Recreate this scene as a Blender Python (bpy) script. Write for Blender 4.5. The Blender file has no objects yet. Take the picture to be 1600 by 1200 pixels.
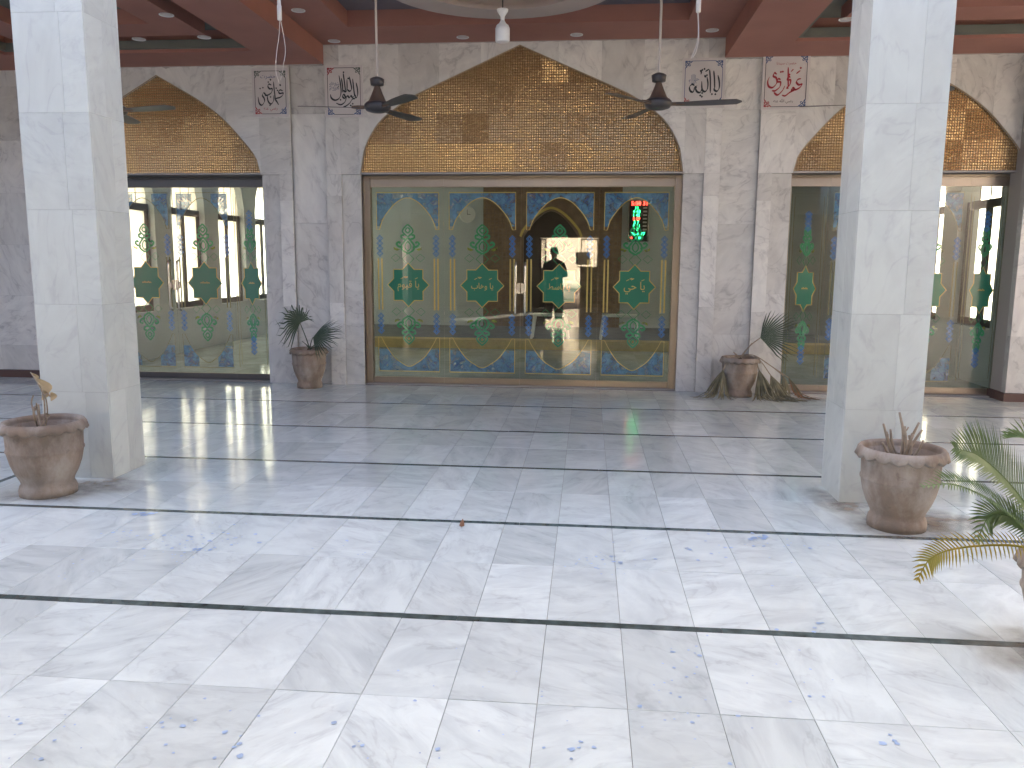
import bpy, math, random
import numpy as np
from mathutils import Vector, Matrix
random.seed(7)
SC = bpy.context.scene
COL = SC.collection

# ------------------------------------------------------------------ camera
F_PX, TILT, ROLL, YAW, EYE = 1263.72, 0.149256, 0.0068924, 0.0924947, 1.42288
cam_d = bpy.data.cameras.new('camera'); cam = bpy.data.objects.new('camera', cam_d); COL.objects.link(cam)
fw = Vector((-math.sin(YAW)*math.cos(TILT), math.cos(YAW)*math.cos(TILT), -math.sin(TILT)))
rt = Vector((math.cos(YAW), math.sin(YAW), 0)); up = rt.cross(fw)
r2 = math.cos(ROLL)*rt + math.sin(ROLL)*up; u2 = -math.sin(ROLL)*rt + math.cos(ROLL)*up
cam.matrix_world = Matrix(((r2.x, u2.x, -fw.x, 0), (r2.y, u2.y, -fw.y, 0), (r2.z, u2.z, -fw.z, EYE), (0, 0, 0, 1)))
cam_d.sensor_width = 36; cam_d.lens = 36*F_PX/1600; cam_d.clip_start = 0.02; cam_d.clip_end = 2000
SC.camera = cam

# ------------------------------------------------------------------ sky, sun, exposure
SUN_EL, SUN_AZ = math.radians(30), math.radians(28)          # low sun behind the mosque, a little to the left
world = bpy.data.worlds.new('World'); SC.world = world; world.use_nodes = True
wn = world.node_tree.nodes; wl = world.node_tree.links
sky = wn.new('ShaderNodeTexSky'); sky.sky_type = 'NISHITA'; sky.sun_disc = False
sky.sun_elevation = SUN_EL; sky.sun_rotation = -SUN_AZ
sky.dust_density = 10.0; sky.air_density = .45; sky.ozone_density = .15
wl.new(sky.outputs[0], wn['Background'].inputs[0]); wn['Background'].inputs[1].default_value = 0.15
sun_d = bpy.data.lights.new('sun', 'SUN'); sun_d.energy = 5; sun_d.angle = math.radians(0.5); sun_d.color = (1, .87, .68)
sun = bpy.data.objects.new('sun', sun_d); COL.objects.link(sun)
sdir = Vector((-math.sin(SUN_AZ)*math.cos(SUN_EL), math.cos(SUN_AZ)*math.cos(SUN_EL), math.sin(SUN_EL)))
sun.rotation_euler = sdir.to_track_quat('Z', 'Y').to_euler()
SC.view_settings.view_transform = 'Standard'; SC.view_settings.look = 'None'
SC.view_settings.gamma = 1; SC.view_settings.use_curve_mapping = False
SC.view_settings.exposure = 3.26
SC.cycles.use_denoising = True; SC.cycles.max_bounces = 10; SC.cycles.diffuse_bounces = 5
SC.cycles.transparent_max_bounces = 16; SC.cycles.glossy_bounces = 4
SC.cycles.caustics_reflective = False; SC.cycles.caustics_refractive = False

# ------------------------------------------------------------------ helpers
class MB:
    def __init__(s): s.v, s.f, s.m = [], [], []
    def add(s, vs, fs, mi=0):
        o = len(s.v); s.v += [tuple(v) for v in vs]; s.f += [tuple(i+o for i in f) for f in fs]; s.m += [mi]*len(fs)
    def box(s, x0, x1, y0, y1, z0, z1, mi=0):
        s.add([(x0,y0,z0),(x1,y0,z0),(x1,y1,z0),(x0,y1,z0),(x0,y0,z1),(x1,y0,z1),(x1,y1,z1),(x0,y1,z1)],
              [(0,3,2,1),(4,5,6,7),(0,1,5,4),(1,2,6,5),(2,3,7,6),(3,0,4,7)], mi)
    def prism(s, pts, y0, y1, mi=0):          # (x,z) polygon, counter-clockwise seen from the front (-Y), swept from y0 to y1
        n = len(pts)
        s.add([(x,y0,z) for x,z in pts]+[(x,y1,z) for x,z in pts],
              [tuple(range(n)), tuple(reversed(range(n,2*n)))]+[(i, i+n, (i+1)%n+n, (i+1)%n) for i in range(n)], mi)
    def tube(s, pts, r, n=6, mi=0, caps=True):
        pts = [Vector(p) for p in pts]; rs = r if isinstance(r, (list, tuple)) else [r]*len(pts)
        o = len(s.v); prev = None
        for i, p in enumerate(pts):
            t = (pts[min(i+1, len(pts)-1)]-pts[max(i-1, 0)]).normalized()
            if prev is None: a = t.orthogonal().normalized()
            else: a = (prev-t*prev.dot(t)); a = a.normalized() if a.length > 1e-6 else t.orthogonal().normalized()
            prev = a; b = t.cross(a)
            for k in range(n):
                q = 2*math.pi*k/n; s.v.append(tuple(p+(a*math.cos(q)+b*math.sin(q))*rs[i]))
        for i in range(len(pts)-1):
            for k in range(n):
                s.f.append((o+i*n+k, o+i*n+(k+1)%n, o+(i+1)*n+(k+1)%n, o+(i+1)*n+k)); s.m.append(mi)
        if caps:
            s.f.append(tuple(o+k for k in reversed(range(n)))); s.m.append(mi)
            s.f.append(tuple(o+(len(pts)-1)*n+k for k in range(n))); s.m.append(mi)
    def lathe(s, prof, c=(0,0,0), n=32, mi=0, wob=None, closed=False):
        o = len(s.v)
        for j, (r, z) in enumerate(prof):
            for k in range(n):
                q = 2*math.pi*k/n; rr, zz = (r, z) if wob is None else wob(j, q, r, z)
                s.v.append((c[0]+rr*math.cos(q), c[1]+rr*math.sin(q), c[2]+zz))
        for j in range(len(prof)-1):
            for k in range(n):
                s.f.append((o+j*n+k, o+j*n+(k+1)%n, o+(j+1)*n+(k+1)%n, o+(j+1)*n+k)); s.m.append(mi)
        if closed:
            s.f.append(tuple(o+k for k in reversed(range(n)))); s.m.append(mi)
            s.f.append(tuple(o+(len(prof)-1)*n+k for k in range(n))); s.m.append(mi)
    def mesh(s, name, mats, smooth=False):
        me = bpy.data.meshes.new(name); me.from_pydata(s.v, [], s.f)
        for m in (mats if isinstance(mats, (list, tuple)) else [mats]): me.materials.append(m)
        me.polygons.foreach_set('material_index', s.m)
        if smooth: me.polygons.foreach_set('use_smooth', [True]*len(s.f))
        me.update(); return me
    def build(s, name, mats, parent=None, smooth=False, loc=None):
        return link(name, s.mesh(name, mats, smooth), parent, loc)
def link(name, me, parent=None, loc=None):
    o = bpy.data.objects.new(name, me); COL.objects.link(o)
    if parent is not None: o.parent = parent
    if loc is not None: o.location = loc
    return o
def tag(o, label=None, cat=None, group=None, kind=None):
    if label: o['label'] = label
    if cat: o['category'] = cat
    if group: o['group'] = group
    if kind: o['kind'] = kind
    return o
def thing(name, label, cat, loc=(0,0,0), group=None):
    o = bpy.data.objects.new(name, None); COL.objects.link(o); o.location = loc; o.empty_display_size = .1
    return tag(o, label, cat, group)
def W(u, v, Y):                               # picture measurement -> point on the plane at depth Y
    d = r2*((u-800)/F_PX) - u2*((v-600)/F_PX) + fw; k = Y/d.y
    return Vector((d.x*k, Y, EYE+d.z*k))
def G(u, v, z=0):                             # picture measurement -> point on the level plane at height z
    d = r2*((u-800)/F_PX) - u2*((v-600)/F_PX) + fw; k = (z-EYE)/d.z
    return Vector((d.x*k, d.y*k, z))
def catmull(pts, n=6):
    P = [Vector(p) for p in pts]
    if len(P) < 3: return [P[0].lerp(P[-1], i/n) for i in range(n+1)]
    P = [2*P[0]-P[1]] + P + [2*P[-1]-P[-2]]; out = []
    for i in range(1, len(P)-2):
        for k in range(n):
            t = k/n
            out.append(.5*((2*P[i])+(P[i+1]-P[i-1])*t+(2*P[i-1]-5*P[i]+4*P[i+1]-P[i+2])*t*t+(3*P[i]-P[i-1]-3*P[i+1]+P[i+2])*t**3))
    out.append(P[-2]); return out

# ------------------------------------------------------------------ materials
MATS = {}
def nt(name):
    m = bpy.data.materials.new(name); m.use_nodes = True; MATS[name] = m
    return m, m.node_tree.nodes, m.node_tree.links, m.node_tree.nodes['Principled BSDF']
def plain(name, col, rough=.6, metal=0., noise=0., scale=8., bump=0., spec=.5, bscale=None, var=0.):
    m, n, l, b = nt(name)
    b.inputs['Roughness'].default_value = rough; b.inputs['Metallic'].default_value = metal
    b.inputs['Specular IOR Level'].default_value = spec
    b.inputs['Base Color'].default_value = (*col, 1)
    if noise or bump or var:
        tc = n.new('ShaderNodeTexCoord'); nz = n.new('ShaderNodeTexNoise'); nz.inputs['Scale'].default_value = scale
        nz.inputs['Detail'].default_value = 6; l.new(tc.outputs['Object'], nz.inputs['Vector'])
        mr = n.new('ShaderNodeMapRange'); mr.inputs['From Min'].default_value = .3; mr.inputs['From Max'].default_value = .7
        mr.inputs['To Min'].default_value = 1-noise; mr.inputs['To Max'].default_value = 1+noise
        l.new(nz.outputs['Fac'], mr.inputs['Value'])
        fac = mr.outputs[0]
        if var:
            oi = n.new('ShaderNodeObjectInfo'); m2 = n.new('ShaderNodeMapRange')
            m2.inputs['To Min'].default_value = 1-var; m2.inputs['To Max'].default_value = 1+var
            l.new(oi.outputs['Random'], m2.inputs['Value'])
            mu = n.new('ShaderNodeMath'); mu.operation = 'MULTIPLY'; l.new(fac, mu.inputs[0]); l.new(m2.outputs[0], mu.inputs[1]); fac = mu.outputs[0]
        mx = n.new('ShaderNodeVectorMath'); mx.operation = 'SCALE'; mx.inputs[0].default_value = col
        l.new(fac, mx.inputs['Scale']); l.new(mx.outputs[0], b.inputs['Base Color'])
        if bump:
            bp = n.new('ShaderNodeBump'); bp.inputs['Strength'].default_value = bump; bp.inputs['Distance'].default_value = .01
            src = nz
            if bscale:
                src = n.new('ShaderNodeTexNoise'); src.inputs['Scale'].default_value = bscale; src.inputs['Detail'].default_value = 4
                l.new(tc.outputs['Object'], src.inputs['Vector'])
            l.new(src.outputs['Fac'], bp.inputs['Height']); l.new(bp.outputs[0], b.inputs['Normal'])
    return m
def marble(name, light, dark, vein, rough, mode, amount=.5, dirt=None, tint=.08, streak=(.8, 3.8, 1.6)):
    """Polished veined marble; each tile or slab takes its own offset, shade and vein direction."""
    m, n, l, b = nt(name); b.inputs['Specular IOR Level'].default_value = .38
    geo = n.new('ShaderNodeNewGeometry')
    if mode == 'tile':
        dv = n.new('ShaderNodeVectorMath'); dv.operation = 'SUBTRACT'; dv.inputs[1].default_value = (TX0, TY0, 0); l.new(geo.outputs['Position'], dv.inputs[0])
        dd = n.new('ShaderNodeVectorMath'); dd.operation = 'DIVIDE'; dd.inputs[1].default_value = (TW, .61, 1000); l.new(dv.outputs[0], dd.inputs[0])
        fl = n.new('ShaderNodeVectorMath'); fl.operation = 'FLOOR'; l.new(dd.outputs[0], fl.inputs[0])
        wh = n.new('ShaderNodeTexWhiteNoise'); wh.noise_dimensions = '3D'; l.new(fl.outputs[0], wh.inputs['Vector'])
        rnd, rcol = wh.outputs['Value'], wh.outputs['Color']
    else:
        oi = n.new('ShaderNodeObjectInfo'); wh = n.new('ShaderNodeTexWhiteNoise'); wh.noise_dimensions = '1D'; l.new(oi.outputs['Random'], wh.inputs['W'])
        rnd, rcol = wh.outputs['Value'], wh.outputs['Color']
    of = n.new('ShaderNodeVectorMath'); of.operation = 'SCALE'; of.inputs['Scale'].default_value = 37; l.new(rcol, of.inputs[0])
    ad = n.new('ShaderNodeVectorMath'); ad.operation = 'ADD'; l.new(geo.outputs['Position'], ad.inputs[0]); l.new(of.outputs[0], ad.inputs[1])
    ro = n.new('ShaderNodeVectorRotate'); ro.rotation_type = 'EULER_XYZ'
    rv = n.new('ShaderNodeVectorMath'); rv.operation = 'SCALE'; rv.inputs['Scale'].default_value = 2.4; l.new(rcol, rv.inputs[0])
    l.new(ad.outputs[0], ro.inputs['Vector']); l.new(rv.outputs[0], ro.inputs['Rotation'])
    mp = n.new('ShaderNodeMapping'); mp.inputs['Scale'].default_value = streak; l.new(ro.outputs[0], mp.inputs['Vector'])
    n1 = n.new('ShaderNodeTexNoise'); n1.inputs['Scale'].default_value = 2.6; n1.inputs['Detail'].default_value = 8; n1.inputs['Roughness'].default_value = .62; n1.inputs['Distortion'].default_value = .6
    l.new(mp.outputs[0], n1.inputs['Vector'])
    c1 = n.new('ShaderNodeMapRange'); c1.inputs['From Min'].default_value = .36; c1.inputs['From Max'].default_value = .68; l.new(n1.outputs['Fac'], c1.inputs['Value'])
    mx = n.new('ShaderNodeMix'); mx.data_type = 'RGBA'; mx.inputs['A'].default_value = (*light, 1); mx.inputs['B'].default_value = (*dark, 1)
    ml = n.new('ShaderNodeMath'); ml.operation = 'MULTIPLY'; ml.inputs[1].default_value = amount; l.new(c1.outputs[0], ml.inputs[0]); l.new(ml.outputs[0], mx.inputs['Factor'])
    n2 = n.new('ShaderNodeTexNoise'); n2.inputs['Scale'].default_value = 2.2; n2.inputs['Detail'].default_value = 5; n2.inputs['Distortion'].default_value = .7; l.new(mp.outputs[0], n2.inputs['Vector'])
    sb = n.new('ShaderNodeMath'); sb.operation = 'SUBTRACT'; sb.inputs[1].default_value = .5; l.new(n2.outputs['Fac'], sb.inputs[0])
    ab = n.new('ShaderNodeMath'); ab.operation = 'ABSOLUTE'; l.new(sb.outputs[0], ab.inputs[0])
    c2 = n.new('ShaderNodeMapRange'); c2.inputs['From Min'].default_value = 0; c2.inputs['From Max'].default_value = .03; c2.inputs['To Min'].default_value = .42; c2.inputs['To Max'].default_value = 0; l.new(ab.outputs[0], c2.inputs['Value'])
    m3 = n.new('ShaderNodeMath'); m3.operation = 'MULTIPLY'; l.new(c2.outputs[0], m3.inputs[0]); l.new(c1.outputs[0], m3.inputs[1])
    mv = n.new('ShaderNodeMix'); mv.data_type = 'RGBA'; mv.inputs['B'].default_value = (*vein, 1); l.new(mx.outputs['Result'], mv.inputs['A']); l.new(m3.outputs[0], mv.inputs['Factor'])
    vr = n.new('ShaderNodeMapRange'); vr.inputs['To Min'].default_value = 1-tint*1.6; vr.inputs['To Max'].default_value = 1+tint*.5; l.new(rnd, vr.inputs['Value'])
    sc = n.new('ShaderNodeVectorMath'); sc.operation = 'SCALE'; l.new(mv.outputs['Result'], sc.inputs[0]); l.new(vr.outputs[0], sc.inputs['Scale'])
    out = sc.outputs[0]
    if dirt:                                   # trodden-in dirt and scuffs, in world space across the tiles
        n3 = n.new('ShaderNodeTexNoise'); n3.inputs['Scale'].default_value = 1.3; n3.inputs['Detail'].default_value = 7; n3.inputs['Roughness'].default_value = .7; l.new(geo.outputs['Position'], n3.inputs['Vector'])
        c3 = n.new('ShaderNodeMapRange'); c3.inputs['From Min'].default_value = .5; c3.inputs['From Max'].default_value = .8; c3.inputs['To Max'].default_value = .5; l.new(n3.outputs['Fac'], c3.inputs['Value'])
        md = n.new('ShaderNodeMix'); md.data_type = 'RGBA'; md.inputs['B'].default_value = (*dirt, 1); l.new(out, md.inputs['A']); l.new(c3.outputs[0], md.inputs['Factor']); out = md.outputs['Result']
        rr = n.new('ShaderNodeMapRange'); rr.inputs['From Min'].default_value = .35; rr.inputs['From Max'].default_value = .75; rr.inputs['To Min'].default_value = rough; rr.inputs['To Max'].default_value = rough*2.2
        l.new(n3.outputs['Fac'], rr.inputs['Value']); l.new(rr.outputs[0], b.inputs['Roughness'])
    else: b.inputs['Roughness'].default_value = rough
    l.new(out, b.inputs['Base Color'])
    nb = n.new('ShaderNodeTexNoise'); nb.inputs['Scale'].default_value = 5; nb.inputs['Detail'].default_value = 3; l.new(geo.outputs['Position'], nb.inputs['Vector'])
    bp = n.new('ShaderNodeBump'); bp.inputs['Strength'].default_value = .10; bp.inputs['Distance'].default_value = .01; l.new(nb.outputs['Fac'], bp.inputs['Height']); l.new(bp.outputs[0], b.inputs['Normal'])
    return m
def glass(name, tint, refl, rough=0.0):
    """Flat architectural glass: light passes straight through, the front skin mirrors by Fresnel."""
    m, n, l, b = nt(name); n.remove(b); out = n['Material Output']
    tr = n.new('ShaderNodeBsdfTransparent'); gb = n.new('ShaderNodeNewGeometry'); tm = n.new('ShaderNodeMix'); tm.data_type = 'RGBA'   # body tint is taken once, where light leaves the pane
    tm.inputs['A'].default_value = (.97, .98, .975, 1); tm.inputs['B'].default_value = (*tint, 1); l.new(gb.outputs['Backfacing'], tm.inputs['Factor']); l.new(tm.outputs['Result'], tr.inputs['Color'])
    gl = n.new('ShaderNodeBsdfGlossy'); gl.inputs['Roughness'].default_value = rough; gl.inputs['Color'].default_value = (1, 1, 1, 1)
    fr = n.new('ShaderNodeFresnel'); fr.inputs['IOR'].default_value = 1.5
    ge = n.new('ShaderNodeNewGeometry'); inv = n.new('ShaderNodeMath'); inv.operation = 'SUBTRACT'; inv.inputs[0].default_value = 1; l.new(ge.outputs['Backfacing'], inv.inputs[1])
    mu = n.new('ShaderNodeMath'); mu.operation = 'MULTIPLY'; mu.inputs[1].default_value = refl; mu.use_clamp = True; l.new(fr.outputs[0], mu.inputs[0])
    m2 = n.new('ShaderNodeMath'); m2.operation = 'MULTIPLY'; l.new(mu.outputs[0], m2.inputs[0]); l.new(inv.outputs[0], m2.inputs[1])
    mx = n.new('ShaderNodeMixShader'); l.new(m2.outputs[0], mx.inputs[0]); l.new(tr.outputs[0], mx.inputs[1]); l.new(gl.outputs[0], mx.inputs[2]); l.new(mx.outputs[0], out.inputs['Surface'])
    return m
def film(name, col, alpha, noise=.35, scale=30):
    """Printed vinyl film on the glass: partly see-through colour."""
    m, n, l, b = nt(name); b.inputs['Base Color'].default_value = (*col, 1); b.inputs['Roughness'].default_value = .5
    tc = n.new('ShaderNodeNewGeometry'); nz = n.new('ShaderNodeTexNoise'); nz.inputs['Scale'].default_value = scale; nz.inputs['Detail'].default_value = 4; l.new(tc.outputs['Position'], nz.inputs['Vector'])
    mr = n.new('ShaderNodeMapRange'); mr.inputs['From Min'].default_value = .3; mr.inputs['From Max'].default_value = .7
    mr.inputs['To Min'].default_value = max(0, alpha-noise); mr.inputs['To Max'].default_value = min(1, alpha+noise); l.new(nz.outputs['Fac'], mr.inputs['Value']); l.new(mr.outputs[0], b.inputs['Alpha'])
    return m
def emit(name, col, s):
    m, n, l, b = nt(name); b.inputs['Base Color'].default_value = (0.01, .01, .01, 1); b.inputs['Emission Color'].default_value = (*col, 1); b.inputs['Emission Strength'].default_value = s
    return m
def leafm(name, c0, c1, rough=.5, trans=.25):
    m, n, l, b = nt(name); b.inputs['Roughness'].default_value = rough
    geo = n.new('ShaderNodeNewGeometry'); nz = n.new('ShaderNodeTexNoise'); nz.inputs['Scale'].default_value = 14; nz.inputs['Detail'].default_value = 4; l.new(geo.outputs['Position'], nz.inputs['Vector'])
    mr = n.new('ShaderNodeMapRange'); mr.inputs['From Min'].default_value = .35; mr.inputs['From Max'].default_value = .65; l.new(nz.outputs['Fac'], mr.inputs['Value'])
    mx = n.new('ShaderNodeMix'); mx.data_type = 'RGBA'; mx.inputs['A'].default_value = (*c0, 1); mx.inputs['B'].default_value = (*c1, 1); l.new(mr.outputs[0], mx.inputs['Factor']); l.new(mx.outputs['Result'], b.inputs['Base Color'])
    if trans:
        tl = n.new('ShaderNodeBsdfTranslucent'); l.new(mx.outputs['Result'], tl.inputs['Color']); ms = n.new('ShaderNodeMixShader'); ms.inputs[0].default_value = trans
        l.new(b.outputs[0], ms.inputs[1]); l.new(tl.outputs[0], ms.inputs[2]); l.new(ms.outputs[0], n['Material Output'].inputs['Surface'])
    return m

TX0, TY0, TW = -1.01636, 3.05948, 0.2928      # tile grid: column joints, row strips
M_FLOOR = marble('floor_marble', (.735,.81,.80), (.45,.51,.53), (.36,.39,.41), .07, 'tile', .58, dirt=(.55,.59,.58), tint=.11)
M_WALL = marble('wall_marble', (.77,.77,.74), (.53,.53,.525), (.20,.20,.22), .22, 'slab', .62, tint=.12, streak=(.8, 3.0, 1.8))
M_PILLAR = marble('pillar_marble', (.665,.705,.665), (.52,.55,.53), (.42,.43,.45), .16, 'slab', .5, tint=.05, streak=(.8, 3.0, 1.8))
M_STRIP = plain('dark_green_marble', (.070,.098,.096), .15, noise=.5, scale=18, var=.25)
M_GROUT = plain('grout', (.30,.29,.28), .9)
M_MORTAR = plain('mortar', (.42,.40,.38), .9)
M_GOLD = plain('gold_mirror_glass', (.70,.53,.31), .27, metal=.95)
M_GOLDB = plain('mosaic_backing', (.16,.105,.06), .7)
M_BRONZE = plain('champagne_aluminium', (.42,.36,.29), .33, metal=.85, noise=.06, scale=3)
M_DKMETAL = plain('dark_aluminium', (.12,.12,.12), .4, metal=.7)
M_STEEL = plain('brushed_steel', (.62,.60,.56), .22, metal=1.)
M_GLASS = glass('door_glass', (.68,.78,.78), 1.95)
M_WGLASS = glass('window_glass', (.95,.97,.96), 1.6)
def frosted(name):
    m, n, l, b = nt(name); b.inputs['Base Color'].default_value = (.8,.82,.8,1); b.inputs['Roughness'].default_value = .4
    tl = n.new('ShaderNodeBsdfTranslucent'); tl.inputs['Color'].default_value = (.86,.88,.86,1); ms = n.new('ShaderNodeMixShader'); ms.inputs[0].default_value = .8
    l.new(b.outputs[0], ms.inputs[1]); l.new(tl.outputs[0], ms.inputs[2]); l.new(ms.outputs[0], n['Material Output'].inputs['Surface']); return m
M_FROST = frosted('frosted_glass')
M_GOLDLINE = plain('gold_print', (.74,.53,.15), .45)
M_STARG = plain('green_print', (.008,.23,.125), .45)
M_GREEN = film('leaf_green_film', (.012,.30,.11), 1.0, .05)
M_LIME = film('lime_film', (.36,.46,.06), .6, .3)
M_BLUE = film('blue_film', (.10,.29,.48), .60, .32, 14)
M_DBLUE = plain('dark_blue_print', (.02,.07,.25), .5)
M_OLIVE = plain('olive_line_print', (.20,.20,.10), .5)
def clay():
    m, n, l, b = nt('terracotta'); b.inputs['Roughness'].default_value = .85
    tc = n.new('ShaderNodeTexCoord'); oi = n.new('ShaderNodeObjectInfo'); geo = n.new('ShaderNodeNewGeometry')
    def noise(sc, det=6, st=(1,1,1)):
        mp = n.new('ShaderNodeMapping'); mp.inputs['Scale'].default_value = st; l.new(geo.outputs['Position'], mp.inputs['Vector'])
        z = n.new('ShaderNodeTexNoise'); z.inputs['Scale'].default_value = sc; z.inputs['Detail'].default_value = det; z.inputs['Roughness'].default_value = .65; l.new(mp.outputs[0], z.inputs['Vector']); return z.outputs['Fac']
    def ramp(f, a, c): r = n.new('ShaderNodeMapRange'); r.inputs['From Min'].default_value = a; r.inputs['From Max'].default_value = c; l.new(f, r.inputs['Value']); return r.outputs[0]
    def mix(A, B, f):
        x = n.new('ShaderNodeMix'); x.data_type = 'RGBA'; l.new(f, x.inputs['Factor'])
        for k, v in (('A', A), ('B', B)):
            if isinstance(v, tuple): x.inputs[k].default_value = (*v, 1)
            else: l.new(v, x.inputs[k])
        return x.outputs['Result']
    c = mix((.28,.205,.15), (.20,.16,.125), ramp(noise(5), .35, .65))
    c = mix(c, (.45,.41,.36), ramp(noise(4, 8, (1,1,.5)), .44, .70))
    c = mix(c, (.10,.08,.065), ramp(noise(9, 7), .60, .80))
    l.new(c, b.inputs['Base Color'])
    bp = n.new('ShaderNodeBump'); bp.inputs['Strength'].default_value = .45; bp.inputs['Distance'].default_value = .006; l.new(noise(45, 5, (1,1,2.2)), bp.inputs['Height']); l.new(bp.outputs[0], b.inputs['Normal']); return m
M_TERRA = clay()
M_SOIL = plain('dry_soil', (.10,.075,.055), .95, noise=.4, scale=40, bump=1.)
M_FAN = plain('fan_brown_enamel', (.05,.045,.045), .35)
M_FANG = plain('fan_bronze', (.16,.11,.08), .4, metal=.4)
M_RODW = plain('rod_cream', (.50,.46,.42), .5)
M_RED = plain('ceiling_terracotta_paint', (.34,.155,.12), .75, noise=.07, scale=2.5)
M_COFFER = plain('ceiling_slate_paint', (.15,.13,.145), .8, noise=.1, scale=3)
M_MOSS = plain('ceiling_olive_paint', (.16,.16,.135), .8, noise=.12, scale=3)
M_CREAM = plain('ceiling_cream_paint', (.46,.38,.34), .7, noise=.05, scale=3)
M_PLAST = plain('white_plastic', (.75,.75,.73), .4)
M_LAMP = plain('lamp_lens', (.62,.58,.55), .5)
M_PLAQ = plain('plaque_white_tile', (.62,.60,.60), .3, noise=.04, scale=6)
M_INK = plain('ink_black_green', (.02,.03,.04), .5)
M_INKR = plain('ink_red', (.36,.035,.05), .5)
M_INKB = plain('ink_blue', (.04,.09,.24), .5)
M_PLASTER = plain('hall_plaster', (.54,.58,.60), .8, noise=.05, scale=2)
M_DFRAME = plain('window_frame_dark', (.05,.05,.05), .4, metal=.3)
M_CARPET = plain('carpet_yellow', (.60,.43,.14), .9, noise=.12, scale=12)
M_CARPETG = plain('carpet_grey', (.16,.17,.17), .95, noise=.15, scale=5)
M_CREAMY = plain('platform_cream', (.66,.60,.46), .6)
M_BRICKM = plain('mihrab_mosaic', (.24,.16,.11), .35, noise=.25, scale=6)
M_NICHE = plain('niche_dark', (.07,.05,.04), .6)
M_LEDR = emit('led_red', (1, .05, .03), 1.6); M_LEDG = emit('led_green', (.03, 1, .25), 1.2)
M_BLACK = plain('black_panel', (.012,.012,.014), .3)
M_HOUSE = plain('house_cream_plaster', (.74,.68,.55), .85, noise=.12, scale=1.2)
M_DKOPEN = plain('dark_window', (.02,.02,.02), .2)
M_GATE = plain('gate_paint', (.05,.045,.045), .5)
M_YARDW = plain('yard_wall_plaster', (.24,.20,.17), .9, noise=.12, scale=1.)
M_EARTH = plain('earth', (.36,.28,.19), .95, noise=.2, scale=.6)
M_PALM = leafm('palm_leaf', (.055,.09,.055), (.09,.125,.08))
M_CYC = leafm('cycad_leaf', (.13,.21,.07), (.20,.27,.12))
M_YEL = leafm('yellow_leaf', (.42,.30,.03), (.30,.27,.04))
M_DRY = leafm('dry_leaf', (.33,.30,.19), (.20,.19,.13), .8)
M_DRY2 = leafm('dry_brown_leaf', (.22,.20,.13), (.14,.135,.09), .8)
M_DRYO = leafm('dry_orange_leaf', (.36,.17,.09), (.24,.15,.09), .8)
M_TWIG = plain('dry_twig', (.34,.28,.21), .9, noise=.2, scale=30)
M_PALE = leafm('papery_leaf', (.62,.49,.30), (.50,.38,.22), .8, .15)
M_TREE = leafm('tree_leaf', (.05,.09,.025), (.09,.13,.04))
M_BARK = plain('bark', (.12,.09,.06), .9)
M_CLOTH = plain('dark_cloth', (.035,.035,.04), .9, noise=.2, scale=10)
M_SKIN = plain('skin', (.28,.17,.11), .6)
M_HAIR = plain('black_hair', (.01,.01,.01), .5)
M_PAINT = plain('blue_paint_drops', (.33,.45,.64), .5, noise=.25, scale=20)
M_WIRE = plain('white_wire', (.62,.58,.52), .6)

XC = -0.785
# ------------------------------------------------------------------ ground, courtyard and veranda floor
g = MB(); g.add([(-220,-220,-.06),(220,-220,-.06),(220,220,-.06),(-220,220,-.06)], [(0,1,2,3)])
tag(g.build('ground', M_EARTH), kind='structure')
fl = MB(); fl.box(-11.5, 9.5, -6.9, 9.46, -.05, -.006)
floor = tag(fl.build('floor', M_GROUT), kind='structure')
GAP, SW = .0009, .046
def chamfer_tile(w, d, t=.012, c=.0010):
    b = MB(); w, d = w/2, d/2
    r = lambda a, e, z: [(-a,-e,z),(a,-e,z),(a,e,z),(-a,e,z)]
    b.add(r(w,d,-t)+r(w,d,-c)+r(w-c,d-c,0), [(8,9,10,11)]+[(i+o, (i+1)%4+o, (i+1)%4+o+4, i+o+4) for o in (0,4) for i in range(4)])
    return b
TD = (1.22-SW)/2
tile_me = chamfer_tile(TW-2*GAP, TD-2*GAP).mesh('floor_tile', M_FLOOR)
def pix(p):
    q = Vector(p)-Vector((0,0,EYE)); z = q.dot(fw)
    return None if z < .3 else (800+F_PX*q.dot(r2)/z, 600-F_PX*q.dot(u2)/z)
tiles = []
for ky in range(-9, 6):
    for half in (0, 1):
        yc = TY0+1.22*ky+SW/2+TD*(half+.5)
        if yc-TD/2 > 9.3 or yc < -6.6: continue
        for kx in range(-34, 34):
            xc = TX0+TW*(kx+.5)
            if xc < -11.3 or xc > 9.3: continue
            area = 0
            cs = [pix((xc+sx*TW/2, yc+sy*TD/2, 0)) for sx, sy in ((-1,-1),(1,-1),(1,1),(-1,1))]
            if all(cs) and any(-20 < c[0] < 1620 and c[1] < 1220 for c in cs) :
                area = abs(sum(cs[i][0]*cs[(i+1)%4][1]-cs[(i+1)%4][0]*cs[i][1] for i in range(4)))/2
            tiles.append((area, xc, yc))
tiles.sort(key=lambda t: -t[0])
rest = MB()
for i, (a, x, y) in enumerate(tiles):
    rz = random.uniform(-.0006, .0006)
    if i < 300 and a > 0: link('floor_tile', tile_me, floor, (x, y, rz))
    else:
        b = chamfer_tile(TW-2*GAP, TD-2*GAP); rest.add([(v[0]+x, v[1]+y, v[2]+rz) for v in b.v], b.f)
tag(rest.build('distant_floor_tiles', M_FLOOR, floor), kind='stuff')
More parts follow.
